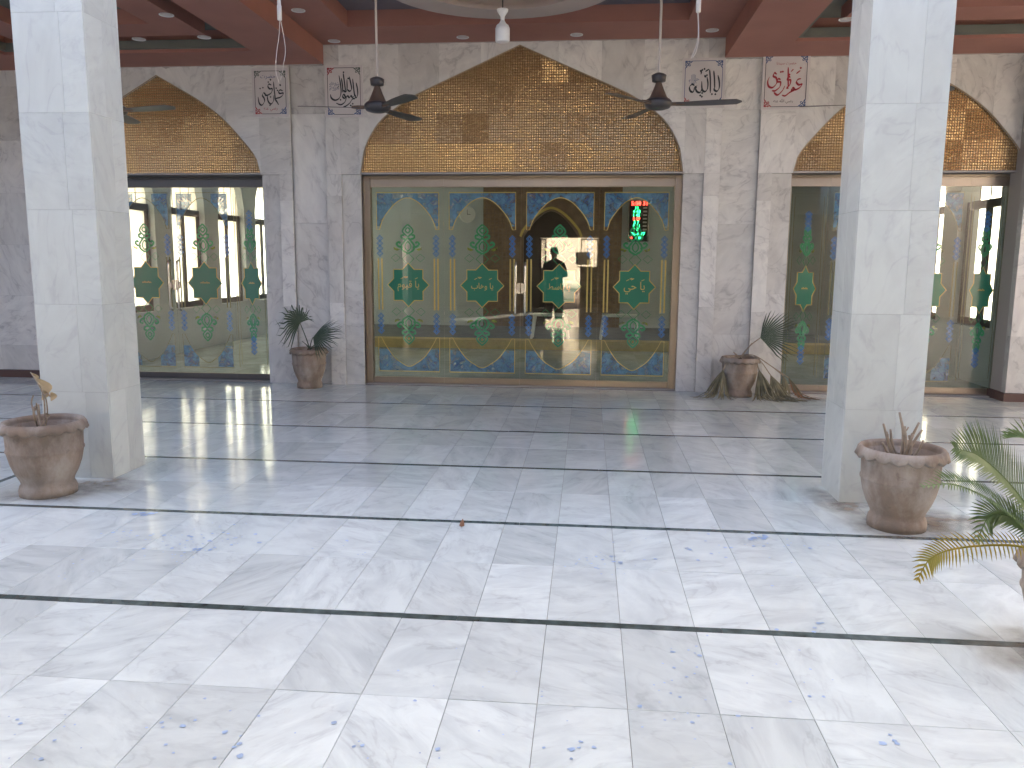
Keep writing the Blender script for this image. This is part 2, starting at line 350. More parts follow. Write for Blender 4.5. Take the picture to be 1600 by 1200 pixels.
for k in range(-5, 6):
    y = TY0+1.22*k
    if not -6.5 < y < 9.2: continue
    x = -11.3; j = 0
    while x < 9.2:                       # strips laid in lengths, each a hair out of line with the next
        L = random.choice((.9, 1.2, 1.5, 1.05)); b = chamfer_tile(L-.002, SW-.003)
        b.build('floor_strip', M_STRIP, floor, loc=(x+L/2, y+random.uniform(-.0015,.0015), random.uniform(-.0008,.0004))); x += L
q = G(0, 754)                                 # short strip that runs in beside the left pillar
b = chamfer_tile(SW-.003, 1.18); b.build('floor_strip', M_STRIP, floor, loc=(q.x-.02, TY0+1.22+.61, .0012))
# ------------------------------------------------------------------ blue paint drops, dead leaf
drops = MB(); rp = random.Random(3)
def blob(x, y, r, squash=1.0):
    n = 11; ph = rp.random()*6; z = .0018+rp.random()*.0006
    drops.add([(x+math.cos(2*math.pi*i/n)*r*(1+.22*math.sin(3*2*math.pi*i/n+ph)+rp.uniform(-.12,.12)), y+math.sin(2*math.pi*i/n)*r*squash*(1+.2*math.sin(2*2*math.pi*i/n+ph)+rp.uniform(-.12,.12)), z) for i in range(n)], [tuple(range(n))])
def spray(u, v, n, su, sv, r0, r1):
    for _ in range(n):
        uu, vv = rp.gauss(u, su), rp.gauss(v, sv)
        if vv < 700: continue
        p = G(uu, vv); blob(p.x, p.y, r0+(r1-r0)*rp.random()**3)
for (u, v, n, su, sv, r0, r1) in [(225,803,8,9,2,.008,.022),(285,862,34,38,11,.004,.013),(335,838,34,48,9,.004,.012),(200,836,18,32,8,.004,.011),(110,885,10,45,14,.003,.009),
    (940,876,26,42,8,.003,.013),(920,885,8,30,8,.003,.010),(1185,840,9,9,2,.010,.026),(1180,856,14,50,6,.005,.012),(1120,856,10,60,14,.004,.010),
    (1060,1060,26,35,60,.004,.013),(1276,983,4,6,6,.006,.012),(900,1170,9,22,12,.004,.016),(320,1150,16,60,25,.004,.011),(1390,1155,4,12,8,.006,.013),
    (560,855,8,45,6,.004,.010),(60,1140,14,55,20,.003,.008),(760,1100,16,160,50,.003,.008),(1230,1080,18,80,50,.003,.009),(620,1165,8,60,14,.003,.009),(1020,850,14,120,12,.003,.008)]:
    spray(u, v, n, su, sv, r0, r1)
tag(drops.build('paint_drops', M_PAINT), 'blue paint drops spattered over the white marble floor', 'paint', kind='stuff')
p = G(722, 821); lf = MB()
lp = [Vector((0,-.028,.004)), Vector((.014,-.008,.002)), Vector((.010,.014,.012)), Vector((0,.030,.030)), Vector((-.012,.012,.014)), Vector((-.014,-.010,.003))]
lf.add([(0,0,.008)]+lp, [(0,i+1,(i+1)%6+1) for i in range(6)]); lf.add([(0,0,.0065)]+[q-Vector((0,0,.0015)) for q in lp], [(0,(i+1)%6+1,i+1) for i in range(6)])
lf.tube([(0,-.028,.004),(.002,-.045,.004)], .0012, 4)
tag(lf.build('fallen_leaf', M_DRYO, loc=p), 'small curled brown dead leaf lying just below a dark floor strip', 'leaf')

# ------------------------------------------------------------------ marble slabs
def slab(parent, x0, x1, z0, z1, yf, t=.03, name='marble_slab', mat=None, axis='y-', g=.0005, c=.0008):
    """one slab of cladding; yf is the plane of its face, axis the way the face looks"""
    b = MB(); x0 += g; x1 -= g; z0 += g; z1 -= g
    r = lambda e, d: [(x0+e, d, z0+e), (x1-e, d, z0+e), (x1-e, d, z1-e), (x0+e, d, z1-e)]
    vs = r(0, t)+r(0, c)+r(c, 0); fs = [(8,9,10,11),(3,2,1,0)]+[(i+o, (i+1)%4+o, (i+1)%4+o+4, i+o+4) for o in (0,4) for i in range(4)]
    tr = {'y-': lambda x,d,z: (x, yf+d, z), 'y+': lambda x,d,z: (-x, yf-d, z), 'x+': lambda x,d,z: (yf-d, x, z), 'x-': lambda x,d,z: (yf+d, -x, z)}[axis]
    b.add([tr(*v) for v in vs], fs)
    return b.build(name, mat or M_WALL, parent)
def column_of_slabs(parent, x0, x1, z0, z1, yf, h=.6, off=0., **k):
    z = z0; first = h-off if off else h
    while z < z1-.01:
        e = min(z+first, z1)
        if z1-e < .12: e = z1
        slab(parent, x0, x1, z, e, yf, **k); z = e; first = h

# ------------------------------------------------------------------ mosque front wall
ZB, ZC, ZD = 3.57, 3.772, 2.385               # side wall top, centre wall top, door head
wall = thing('mosque_front_wall', 'grey veined marble front wall with three pointed gold mosaic arches', 'wall', (XC, 9.3, 0))
wall_children = []
wall_inv = Matrix.Translation((-XC, -9.3, 0))
def on_wall(o): o.parent = wall; o.matrix_parent_inverse = wall_inv; return o
cores = [(-1.80, 1.80, 9.17, ZD+.005)]
for s in (-1, 1): cores += [(*sorted((s*1.801, s*2.93)), 9.17, 0), (*sorted((s*5.291, s*8.0)), 9.25, 0), (*sorted((s*2.931, s*5.29)), 9.17, ZD+.005)]
for a, b_, y_, z_ in cores: core = MB(); core.box(XC+a, XC+b_, y_, 9.46, z_, 4.1); on_wall(core.build('wall_core', M_MORTAR))
_link = link
def link(name, me, parent=None, loc=None):
    if parent is wall: return on_wall(_link(name, me, None, loc))
    return _link(name, me, parent, loc)
YF, YR = 9.10, 9.135                           # proud faces and set-back faces
for s in (-1, 1):
    def sp(a, b): return sorted((XC+s*a, XC+s*b))
    for (a, b, y, z0, z1, off) in [(1.785, 2.0, YR, 0, ZD, 0), (2.0, 2.17, YF, 0, ZD, .25), (2.17, 2.57, YR+.01, 0, ZB, .55), (2.57, 2.72, YF, 0, ZD, .3), (2.72, 2.93, YR, 0, ZD, .1)]:
        x0, x1 = sp(a, b); column_of_slabs(wall, x0, x1, z0, z1, y, h=1.2, off=off)
    x0, x1 = sp(2.0, 2.17); column_of_slabs(wall, x0, x1, ZD, ZC, YF, h=.7)
    x0, x1 = sp(1.785, 2.0); slab(wall, x0, x1, ZD, 3.0, YF); slab(wall, x0, x1, 3.0, ZC, YF)
    x0, x1 = sp(2.57, 2.93); slab(wall, x0, x1, ZD, 3.0, YF); slab(wall, x0, x1, 3.0, ZB, YF)
    # returns of the proud strips
    # outer wall beyond the side bay
    yo = 8.90 if s > 0 else 9.16
    for (a, b, off) in [(5.20 if s > 0 else 5.29, 5.75, 0), (5.75, 6.3, .3), (6.3, 6.9, .1), (6.9, 7.5, .35), (7.5, 8.0, 0)]:
        x0, x1 = sp(a, b); column_of_slabs(wall, x0, x1, .09, ZB, yo, off=off, t=.09)
    sk = MB(); x0, x1 = sp(5.18 if s > 0 else 5.29, 8.0); sk.box(x0, x1, yo-.02, 9.25, 0, .088); sk.build('skirting', plain('skirting_brown', (.12,.07,.06), .5), wall)
    if s > 0: pc = MB(); pc.box(XC+5.21, XC+8.0, 8.99, 9.25, .09, ZB); pc.build('pier_core', M_MORTAR, wall)
def arch_curve(prof):                          # smooth half profile [(offset,z)...] -> z(offset)
    pts = catmull([(a, z, 0) for a, z in prof], 10); xs = [p.x for p in pts][::-1]; zs = [p.y for p in pts][::-1]
    return lambda o: float(np.interp(abs(o), xs, zs))
C_PROF = [(1.785,ZD),(1.765,2.56),(1.70,2.74),(1.56,2.95),(1.365,3.105),(1.15,3.235),(.6,3.478),(0,3.74)]
S_PROF = [(1.18,ZD),(1.165,2.48),(1.11,2.61),(.955,2.80),(.745,3.02),(.5,3.20),(.25,3.345),(0,3.485)]
def spandrel(cx, prof, half, ztop, cuts):
    fz = arch_curve(prof)
    for s in (-1, 1):
        for a, b in zip(cuts[:-1], cuts[1:]):
            n = 10; xs = [a+(b-a)*i/n for i in range(n+1)]
            pts = [(cx+s*x, fz(x)) for x in xs]+[(cx+s*b, ztop), (cx+s*a, ztop)]
            if s < 0: pts = pts[::-1]
            m = MB(); m.prism([(x+(.001 if i in () else 0), z) for i, (x, z) in enumerate(pts)], YF, YF+.065); m.build('marble_slab', M_WALL, wall)
def mosaic(cx, prof, half, seed):
    rr = random.Random(seed); fz = arch_curve(prof); PX, PZ = .0262, .0285; m = MB()
    sheets = {}
    nx = int(2*half/PX); nz = int(1.4/PZ)
    for i in range(nx):
        x = cx-half+(i+.5)*PX*(2*half/(nx*PX))
        for j in range(nz):
            z = ZD+.022+(j+.5)*PZ
            if z-PZ*.4 > max(fz(x-cx-PX/2), fz(x-cx+PX/2)): break
            k = (i//11, j//11)
            if k not in sheets: sheets[k] = (rr.gauss(0,.045), rr.gauss(0,.07))
            tx, tz = sheets[k]; tx += rr.gauss(0,.035); tz += rr.gauss(0,.04)
            a, e, h = PX*.42, PZ*.42, .0060; q = .55
            y0 = YF+.045
            V = [(x-a,y0,z-e),(x+a,y0,z-e),(x+a,y0,z+e),(x-a,y0,z+e)]
            for sx, sz in ((-1,-1),(1,-1),(1,1),(-1,1)):
                V.append((x+sx*a*q, y0-h-sx*a*q*tx-sz*e*q*tz, z+sz*e*q))
            m.add(V, [(4,5,6,7),(0,1,5,4),(1,2,6,5),(2,3,7,6),(3,0,4,7)])
    o = m.build('gold_mosaic', M_GOLD, wall); tag(o, kind='stuff')
    bk = MB(); n = 40; pts = [(cx-half, ZD+.005)]+[(cx+half, ZD+.005)]+[(cx+half*(1-2*i/n), fz(half*(1-2*i/n))) for i in range(n+1)]
    bk.prism(pts, YF+.045, YF+.069); bk.build('mosaic_backing', M_GOLDB, wall)
    tr = MB(); tr.tube([(cx+half*(1-2*i/60)*.996, YF+.012, fz(half*(1-2*i/60))-.004) for i in range(61)], .007, 5); tr.build('arch_trim', plain('arch_trim_bronze', (.36,.27,.18), .6) if 'arch_trim_bronze' not in MATS else MATS['arch_trim_bronze'], wall)
    bs = MB(); bs.box(cx-half, cx+half, YF+.005, YF+.06, ZD+.002, ZD+.020); bs.build('mosaic_sill', M_MORTAR, wall)
spandrel(XC, C_PROF, 1.785, ZC, [0,.42,.88,1.33,1.785])
mosaic(XC, C_PROF, 1.785, 1)
SB = 4.11
for s in (-1, 1):
    spandrel(XC+s*SB, S_PROF, 1.18, ZB, [0,.4,.8,1.18]); mosaic(XC+s*SB, S_PROF, 1.18, 5+s)
# small rough mortar lip where cladding meets the ceiling
rl = random.Random(4)
for (a, b, z) in [(-2.17, 2.17, ZC), (-5.29, -2.18, ZB), (2.18, 5.2, ZB)]:
    m = MB(); n = int((b-a)/.05); xs = [a+(b-a)*i/n for i in range(n+1)]
    zs = [z-.004-abs(rl.gauss(0,.006)) for _ in xs]
    m.add([(XC+x, YF-.004, q) for x, q in zip(xs, zs)]+[(XC+x, YF-.004, z+.02) for x in xs]+[(XC+x, YF+.02, q) for x, q in zip(xs, zs)], [(i, i+1, n+2+i, n+1+i) for i in range(n)]+[(2*n+2+i, 2*n+3+i, i+1, i) for i in range(n)])
    m.build('mortar_line', M_MORTAR, wall)

# ------------------------------------------------------------------ lettering
def text_mesh(body, size, sx=1.0, bold=0.0):
    c = bpy.data.curves.new('text', 'FONT'); c.body = body; c.size = 1; c.align_x = 'CENTER'; c.resolution_u = 3; c.offset = bold
    o = bpy.data.objects.new('text', c); COL.objects.link(o); bpy.context.view_layer.update()
    me = bpy.data.meshes.new_from_object(o.evaluated_get(bpy.context.evaluated_depsgraph_get())); bpy.data.objects.remove(o); bpy.data.curves.remove(c)
    co = np.empty(len(me.vertices)*3); me.vertices.foreach_get('co', co); co = co.reshape(-1, 3)
    fs = [tuple(p.vertices) for p in me.polygons]; bpy.data.meshes.remove(me)
    if len(co) == 0: return co, fs
    c0 = (co.min(0)+co.max(0))/2; co = (co-c0)*np.array([size*sx, size, 1]); return co, fs
def ribbon(m, pts, w, y, nib=None, mi=0, n=5, closed=False, smooth=True):
    """flat stroke in the (x,z) plane at depth y, pen held at angle nib"""
    P = [Vector((a, b, 0)) for a, b in pts]
    if closed: P.append(P[0])
    Q = catmull([(p.x, p.y, 0) for p in P], n) if smooth else P
    L, R = [], []
    for i, q in enumerate(Q):
        t = (Q[min(i+1, len(Q)-1)]-Q[max(i-1, 0)]); 
        if closed and i in (0, len(Q)-1): t = (Q[1]-Q[0])+(Q[-1]-Q[-2]) if not smooth else Q[1]-Q[-2]
        t = t.normalized() if t.length > 1e-9 else Vector((1,0,0)); nr = Vector((-t.y, t.x, 0))
        ww = w
        if nib is not None:
            ww = w*(.30+.70*abs(math.sin(math.atan2(t.y, t.x)-nib)))
            e = min(i, len(Q)-1-i)/max(1, len(Q)-1); ww *= min(1, .45+e*5)
        L.append(q+nr*ww/2); R.append(q-nr*ww/2)
    o = len(L); m.add([(p.x, y, p.y) for p in L]+[(p.x, y, p.y) for p in R], [(i+1, i, o+i, o+i+1) for i in range(o-1)], mi)
def dot(m, x, z, r, y, mi=0): m.add([(x-r,y,z),(x,y,z-r),(x+r,y,z),(x,y,z+r)], [(0,1,2,3)], mi)

PLAQ = [
 dict(tl=(393,107), br=(452,182), fr=(110,140,547,722), z0=(380,90,8.0), ink=0, label='white plaque with dark calligraphy and one red lower corner on the left wall pier', corners='ggrb',
  strokes=[[(505,412),(470,398),(447,420),(462,447),(508,440),(500,472),(462,500),(428,508),(398,522),(418,560),(442,602)],[(378,285),(385,400),(393,480),(396,545)],[(376,470),(372,540),(336,587),(300,562),(284,505),(288,472)],
   [(348,332),(312,318),(298,350),(322,382),(356,380),(346,430),(302,462),(266,468),(246,442),(232,430)],[(232,430),(214,470),(236,505),(242,552),(202,602),(166,575),(152,490)],[(330,250),(345,268)],[(465,320),(478,345)],[(250,470),(275,470)]],
  dots=[(330,492),(414,374),(432,404),(305,290),(226,365),(186,376),(318,606)],
  small=[('\ufe95\ufeae\ufec0\ufea3',(300,222),.060),('\ufeea\ufee8\ufecb \ufef2\ufebf\ufead',(325,660),.045)], smallc=(2,1)),
 dict(tl=(507,102), br=(568,183), fr=(1050,120,1480,705), z0=(380,90,8.0), ink=0, label='white plaque with dense dark calligraphy and one red upper corner left of the big arch', corners='rgbb',
  strokes=[[(1428,308),(1442,380),(1446,450),(1430,492),(1408,488)],[(1383,258),(1394,380),(1404,456),(1420,480)],[(1260,188),(1274,300),(1286,415)],[(1338,230),(1358,320),(1366,385),(1340,414),(1312,392)],[(1308,265),(1306,390),(1284,420),(1258,400)],
   [(1204,215),(1222,330),(1226,430),(1200,500),(1145,524),(1098,498),(1084,450)],[(1236,250),(1248,350),(1250,430)],[(1404,470),(1376,492),(1356,470),(1334,494),(1312,472),(1288,488),(1262,452),(1246,478),(1268,502),(1292,486),(1276,545),(1220,582),(1160,562)],[(1412,508),(1376,512),(1340,560),(1290,598),(1250,612)],[(1195,350),(1180,372)],[(1320,245),(1330,262)]],
  dots=[(1378,572),(1350,592),(1218,520),(1265,176)], small=[('\ufdfa',(1140,350),.17)], smallc=(2,)),
 dict(tl=(1067,91), br=(1131,168), fr=(125,150,535,690), z0=(1050,70,6.957), ink=0, label='white plaque with dark calligraphy behind the right fan blade, right of the big arch', corners='bbrb',
  strokes=[[(486,328),(502,400),(506,480),(484,524),(456,512),(448,486)],[(438,272),(450,380),(456,490)],[(392,258),(404,380),(410,545)],[(366,345),(380,430),(374,500),(346,528),(318,498),(310,400)],[(314,492),(300,535),(268,532),(246,490),(262,446)],[(258,478),(236,470),(222,528),(190,520),(178,470),(206,436),(232,452)],[(338,326),(352,346),(360,328),(374,326)],[(386,252),(346,282)],[(290,262),(302,290),(298,316)]],
  dots=[(428,560),(466,562),(300,575),(318,590),(320,545),(312,262),(336,250)], small=[('\ufdfb',(225,375),.13)], smallc=(2,)),
 dict(tl=(1193,83), br=(1262,171), fr=(1030,130,1462,672), z0=(1050,70,6.957), ink=1, label='white plaque with red calligraphy high on the right wall pier', corners='bbrb',
  strokes=[[(1404,376),(1374,382),(1358,412),(1384,440),(1416,434),(1398,468),(1352,492),(1326,470),(1310,496),(1346,492),(1292,522),(1248,556),(1214,548)],[(1292,362),(1270,350),(1264,384),(1296,390),(1290,440),(1262,468),(1280,476)],[(1264,252),(1270,370),(1276,462)],[(1240,448),(1216,500),(1168,546),(1128,518)],[(1192,382),(1166,374),(1160,404),(1192,410),(1186,460),(1142,500),(1106,500)],[(1148,326),(1124,310),(1114,344),(1146,366),(1152,420),(1112,466),(1070,452),(1058,400),(1074,350)],[(1392,288),(1352,322)],[(1320,272),(1296,300)]],
  dots=[(1190,302),(1210,298),(1280,330),(1395,262)], small=[('\ufe8e\ufee7\ufeaa\ufef4\ufeb3 \ufe95\ufeae\ufec0\ufea3',(1245,212),.075),('\ufeea\ufee8\ufecb \ufdf2 \ufef2\ufebf\ufead',(1230,612),.06)], smallc=(1,0)),
]
for P in PLAQ:
    a = W(*P['tl'], YF-.01); b = W(*P['br'], YF-.01); x0, x1, z1, z0 = a.x, b.x, a.z, b.z
    q = thing('calligraphy_plaque', P['label'], 'plaque', ((x0+x1)/2, YF-.012, z0), 'calligraphy plaques on the wall')
    ox, oz = (x0+x1)/2, z0; w, h = x1-x0, z1-z0
    bd = MB(); bd.box(-w/2, w/2, 0, .0118, 0, h); bd.build('board', M_PLAQ, q)
    fx0, fy0, fx1, fy1 = P['fr']; bm = .030            # printed frame inset
    def tx(pt): return (-w/2+bm+(pt[0]-fx0)/(fx1-fx0)*(w-2*bm), h-bm-(pt[1]-fy0)/(fy1-fy0)*(h-2*bm))
    k = (w-2*bm)/(fx1-fx0)
    # frame: straight runs between scrolled corners
    fm = MB(); cw = .075; y = -.0012
    X0, X1, Z0, Z1 = -w/2+bm, w/2-bm, bm, h-bm
    for pts in ([(X0+cw,Z1),(X1-cw,Z1)],[(X0+cw,Z0),(X1-cw,Z0)],[(X0,Z0+cw),(X0,Z1-cw)],[(X1,Z0+cw),(X1,Z1-cw)]): ribbon(fm, pts, .0055, y, smooth=False)
    fm.build('frame_line', M_INKB if P['ink'] == 0 and P['corners'][0] == 'b' else M_INK, q)
    for ci, (cx, cz, sx, sz) in enumerate(((X0,Z1,1,-1),(X1,Z1,-1,-1),(X0,Z0,1,1),(X1,Z0,-1,1))):
        cm = MB(); yy = -.0014
        for st in ([(0,0),(.03,.004),(.045,.018),(.035,.03),(.022,.022)],[(0,0),(.004,.03),(.018,.045),(.03,.035),(.022,.022)],[(.0,.075),(.008,.055),(.0,.04),(.012,.034)],[(.075,.0),(.055,.008),(.04,0),(.034,.012)],[(.005,.005),(.02,.012),(.034,.046),(.05,.05)],[(.005,.005),(.012,.02),(.046,.034),(.05,.05)],[(.05,.02),(.062,.012),(.075,.0)],[(.02,.05),(.012,.062),(0,.075)]):
            yy -= .00008; ribbon(cm, [(cx+sx*a_, cz+sz*b_) for a_, b_ in st], .0068, yy)
        cm.build('corner_scroll', {'r': M_INKR, 'b': M_INKB, 'g': MATS.get('ink_olive') or plain('ink_olive', (.06,.10,.08), .5)}[P['corners'][ci]], q)
    lm = MB(); y = -.0013
    for st in P['strokes']: y -= .0001; ribbon(lm, [tx(s_) for s_ in st], 23*k, y, nib=math.radians(60))
    for d in P['dots']: y -= .0001; dot(lm, *tx(d), 13*k, y)
    lm.build('calligraphy', (M_INK, M_INKR)[P['ink']], q)
    for (body, pos, size), ci in zip(P['small'], P['smallc']):
        co, fs = text_mesh(body, size)
        if len(co):
            wdt = np.ptp(co[:,0]); lim = .20 if size < .1 else .11
            if wdt > lim: co *= lim/wdt
            X, Z = tx(pos); sm = MB(); sm.add([(X+c[0], -.0013, Z+c[1]) for c in co], fs); sm.build('small_lettering', (M_INK, M_INKR, M_INKB)[ci], q)

# ------------------------------------------------------------------ glass doors
YD = 9.30
def arabesque(m, cx, cz, sx, sz, k, y, fill=None):
    sts = [[(0,0),(.05,.01),(.085,.03),(.075,.06),(.045,.055),(.05,.035)],[(0,0),(.01,.05),(.03,.085),(.06,.075),(.055,.045),(.035,.05)],[(.02,.02),(.06,.06),(.09,.09),(.12,.10)],[(.09,.09),(.10,.12),(.085,.14)],
           [(.10,.0),(.11,.03),(.14,.035),(.15,.01),(.13,.005)],[(0,.10),(.03,.11),(.035,.14),(.01,.15),(.005,.13)],[(.12,.05),(.15,.06),(.16,.04)],[(.05,.12),(.06,.15),(.04,.16)],[(0,0),(.13,0)],[(0,0),(0,.13)],[(.065,.02),(.10,.055)],[(.02,.065),(.055,.10)]]
    for s_ in sts: y += .00004; ribbon(m, [(cx+sx*a*k, cz+sz*b*k) for a, b in s_], .0055, y, n=4)
def diamond(m, x, z, a, b, w, y): ribbon(m, [(x-a,z),(x,z+b),(x+a,z),(x,z-b)], w, y, closed=True, smooth=False)
WORDS = {'q': '\ufee1\ufeee\ufef4\ufed7 \ufe8e\ufef3', 'w': '\ufe8f\ufe8e\ufeeb\ufeed \ufe8e\ufef3', 'b': '\ufec2\ufeb3\ufe8e\ufe91 \ufe8e\ufef3', 'h': '\ufef2\ufea3 \ufe8e\ufef3'}
def glass_leaf(name, label, cat, x0, x1, word=None, group=None, tint=None, handle=None, half_bars=True, metal=None):
    z0, z1 = .012, 2.36; w = x1-x0; H0, H1 = .080, 2.262
    metal = metal or M_BRONZE
    t = thing(name, label, cat, ((x0+x1)/2, YD, 0), group)
    b = MB(); b.box(-w/2+.002, w/2-.002, -.006, .006, H0-.01, H1+.01); b.build('glass_pane', M_GLASS, t)
    for nm, a, c in (('top_rail', H1, z1), ('bottom_rail', z0, H0)):
        b = MB(); b.box(-w/2+.001, w/2-.001, -.026, .026, a, c); b.box(-w/2+.001, w/2-.001, -.030, -.0262, a+.006, a+.012); b.box(-w/2+.001, w/2-.001, -.030, -.0262, c-.012, c-.006); b.build(nm, metal, t)
    X = lambda u: -w/2+u*w
    Z = lambda v: H0+v*(H1-H0)
    y = -.0015; sx = w/.89; lw = .0095*max(.6, sx)
    # gold arch frames, blue corner fills
    feet = .78
    archT = [(.11,.783),(.16,.836),(.26,.889),(.37,.928),(.5,.946),(.63,.928),(.74,.889),(.84,.836),(.89,.783)]
    archB = [(.11,.214),(.17,.170),(.28,.110),(.39,.076),(.5,.056),(.61,.076),(.72,.110),(.83,.170),(.89,.214)]
    gmat = M_GOLDLINE if w > .6 and word else M_OLIVE; narrow = w < .6
    if narrow:
        for e_, f_ in ((.06, .035), (.13, .05)): gl = MB(); ribbon(gl, [(X(e_), Z(f_)), (X(1-e_), Z(f_)), (X(1-e_), Z(1-f_)), (X(e_), Z(1-f_))], .006, y, closed=True, smooth=False); gl.build('line_border', gmat, t)
    for arch, outer in () if narrow else ((archT, [(.93,.783),(.93,.973),(.07,.973),(.07,.783)]), (archB, [(.93,.214),(.93,.030),(.07,.030),(.07,.214)])):
        pts = [tuple(p)[:2] for p in catmull([(X(a), Z(c), 0) for a, c in arch], 5)]
        gl = MB(); ribbon(gl, pts, lw, y, smooth=False); ribbon(gl, [pts[-1]]+[(X(a), Z(c)) for a, c in outer]+[pts[0]], lw, y+.0001, smooth=False); gl.build('arch_border', gmat, t)
    if w > .6:
        for u in (.085, .135, .865, .915): gl = MB(); ribbon(gl, [(X(u), Z(.36)), (X(u), Z(.632))], .017, y+.0002, smooth=False); gl.build('gold_bar', gmat, t)
    full = word is not None
    for arch, zz, edge in () if narrow else ((archT, .968, 1), (archB, .035, -1)):
        pts = [tuple(p)[:2] for p in catmull([(X(a), Z(c), 0) for a, c in arch], 4)]
        n = len(pts); bf = MB()
        for (i0, i1, xe, xf) in ((0, n//2, X(.075), pts[0][0]), (n//2, n-1, pts[-1][0], X(.925))):
            if not full: bf = MB()
            for i in range(i0, i1):
                (xa, za), (xb, zb) = pts[i], pts[i+1]
                lim = Z(.80) if edge > 0 else Z(.15)
                za2, zb2 = (max(za, lim), max(zb, lim)) if edge > 0 else (min(za, lim), min(zb, lim))
                if not full and abs((xa+xb)/2) < w*.16: continue
                q = [(xa, y+.0006, Z(zz)), (xb, y+.0006, Z(zz)), (xb, y+.0006, zb2), (xa, y+.0006, za2)]
                bf.add(q, [(3,2,1,0) if edge > 0 else (0,1,2,3)])
            lim = Z(.80) if edge > 0 else Z(.15); a_, b_ = sorted((lim, Z(zz))); bf.add([(xe,y+.0006,a_),(xf,y+.0006,a_),(xf,y+.0006,b_),(xe,y+.0006,b_)], [(0,1,2,3)])
            if not full: bf.build('blue_film', M_BLUE, t)
        if full: bf.build('blue_film', M_BLUE, t)
    kk = min(1.0, sx*1.0)*1.25
    for (u, v, a, c) in () if narrow else ((.09,.965,1,-1),(.91,.965,-1,-1),(.09,.038,1,1),(.91,.038,-1,1)): ar = MB(); arabesque(ar, X(u), Z(v), a, c, kk, y+.0003); ar.build('corner_scroll', M_DBLUE, t)
    # blue knot chains
    KB = MATS.get('knot_blue') or film('knot_blue', (.03,.20,.58), .95, .1)
    for u in ((.11, .89) if w > .6 else (.5,)):
        for (va, vb) in ((.785,.875),(.11,.20)) if narrow else ((.645,.75),(.235,.34)):
            n = 4; kb = MB()
            for i in range(n):
                zc = Z(va+(vb-va)*(i+.5)/n); diamond(kb, X(u), zc, .034, .036, .011, y+.0002+.0001*i); diamond(kb, X(u), zc, .016, .020, .010, y+.0006)
            kb.build('blue_knot', KB, t)
    # green floral stem above and below the star
    cz, R = Z(.493), .252
    sq = min(1, sx*1.02); fq = 1.3*sq
    for sg in (1, -1):
        gm = MB()
        B = lambda a, d: (a*fq, cz+sg*d)
        yy = y+.0002
        for pts, wd in (([(-.055,.30),(0,.37),(.055,.30),(0,.23)], .009), ([(-.055,.30),(0,.24),(.0,.24)], .004)):
            if len(pts) == 4: ribbon(gm, [B(*p_) for p_ in pts], wd, yy, closed=True, smooth=False)
        for o in (-.115, .115): ribbon(lm if False else gm, [B(o-.042,.31),(B(o,.355)),B(o+.042,.31),B(o,.265)], .006, yy+.0001, closed=True, smooth=False)
        for s_ in (-1, 1):
            yy += .0001
            ribbon(gm, [B(0,.36),B(s_*.05,.40),B(s_*.058,.45),B(s_*.03,.50),B(0,.54)], .021, yy)
            ribbon(gm, [B(0,.385),B(s_*.024,.42),B(s_*.024,.46),B(0,.50)], .014, yy+.0001)
            ribbon(gm, [B(s_*.045,.43),B(s_*.085,.44),B(s_*.105,.47),B(s_*.085,.49),B(s_*.07,.475)], .023, yy+.0002)
            ribbon(gm, [B(s_*.02,.52),B(s_*.055,.535),B(s_*.06,.565),B(s_*.035,.57)], .022, yy+.0003)
            ribbon(gm, [B(0,.55),B(s_*.045,.60),B(s_*.04,.64),B(0,.69)], .018, yy+.0004)
            ribbon(gm, [B(0,.59),B(s_*.02,.615),B(s_*.018,.635),B(0,.655)], .016, yy+.0005)
            lm = MB(); lm.add([(*[(c[0], yy, c[1]) for c in (B(s_*.075,.405),)][0],)]+[(c[0], yy, c[1]) for c in (B(s_*.10,.39),B(s_*.13,.405),B(s_*.135,.435),B(s_*.115,.425),B(s_*.09,.415))], [(0,1,2,3,4,5)]); lm.build('lime_leaf', M_LIME, t)
        gm.build('green_floral', M_GREEN, t)
    # eight pointed star with lettering
    st = MB(); ed = MB()
    def starpts(r):
        ri = r*math.cos(math.pi/4)/math.cos(math.pi/8); return [((r if i % 2 == 0 else ri)*math.cos(i*math.pi/8)*sq, cz+(r if i % 2 == 0 else ri)*math.sin(i*math.pi/8)) for i in range(16)]
    sp_ = starpts(R); y_s = y-.0008; st.add([(0, y_s, cz)]+[(a, y_s, c) for a, c in sp_], [(0, i+1, (i+1)%16+1) for i in range(16)])
    star = st.build('star_print', M_STARG, t)
    ribbon(ed, sp_, .011, y_s-.0003, closed=True, smooth=False); ed.build('star_outline', M_GOLDLINE, star)
    le = MB(); ly = y_s-.0005
    if word:
        co, fs = text_mesh(WORDS[word], .12, bold=.006); wd = np.ptp(co[:,0]); co *= .255/wd if word != 'h' else .235/wd; co[:,1] *= 1.12
        spans = sorted((min(co[i][0] for i in f), max(co[i][0] for i in f)) for f in fs); gap, cut, hi = 0, 0, spans[0][1]
        for a_, b_ in spans:
            if a_-hi > gap: gap, cut = a_-hi, (a_+hi)/2
            hi = max(hi, b_)
        vv = [(c[0], ly, cz-.012+c[1]) for c in co]
        le.add(vv, [f for f in fs if co[f[0]][0] < cut]); l2 = MB(); l2.add(vv, [f for f in fs if co[f[0]][0] >= cut]); l2.build('lettering', M_GOLDLINE, star)
        for i, (a, d) in enumerate(((.095,.075),(-.02,.085),(-.075,.075))): vm = MB(); ribbon(vm, [(a-.016, cz+d-.006), (a+.016, cz+d+.010)], .007, ly-.0001*i, smooth=False); vm.build('vowel_mark', M_GOLDLINE, star)
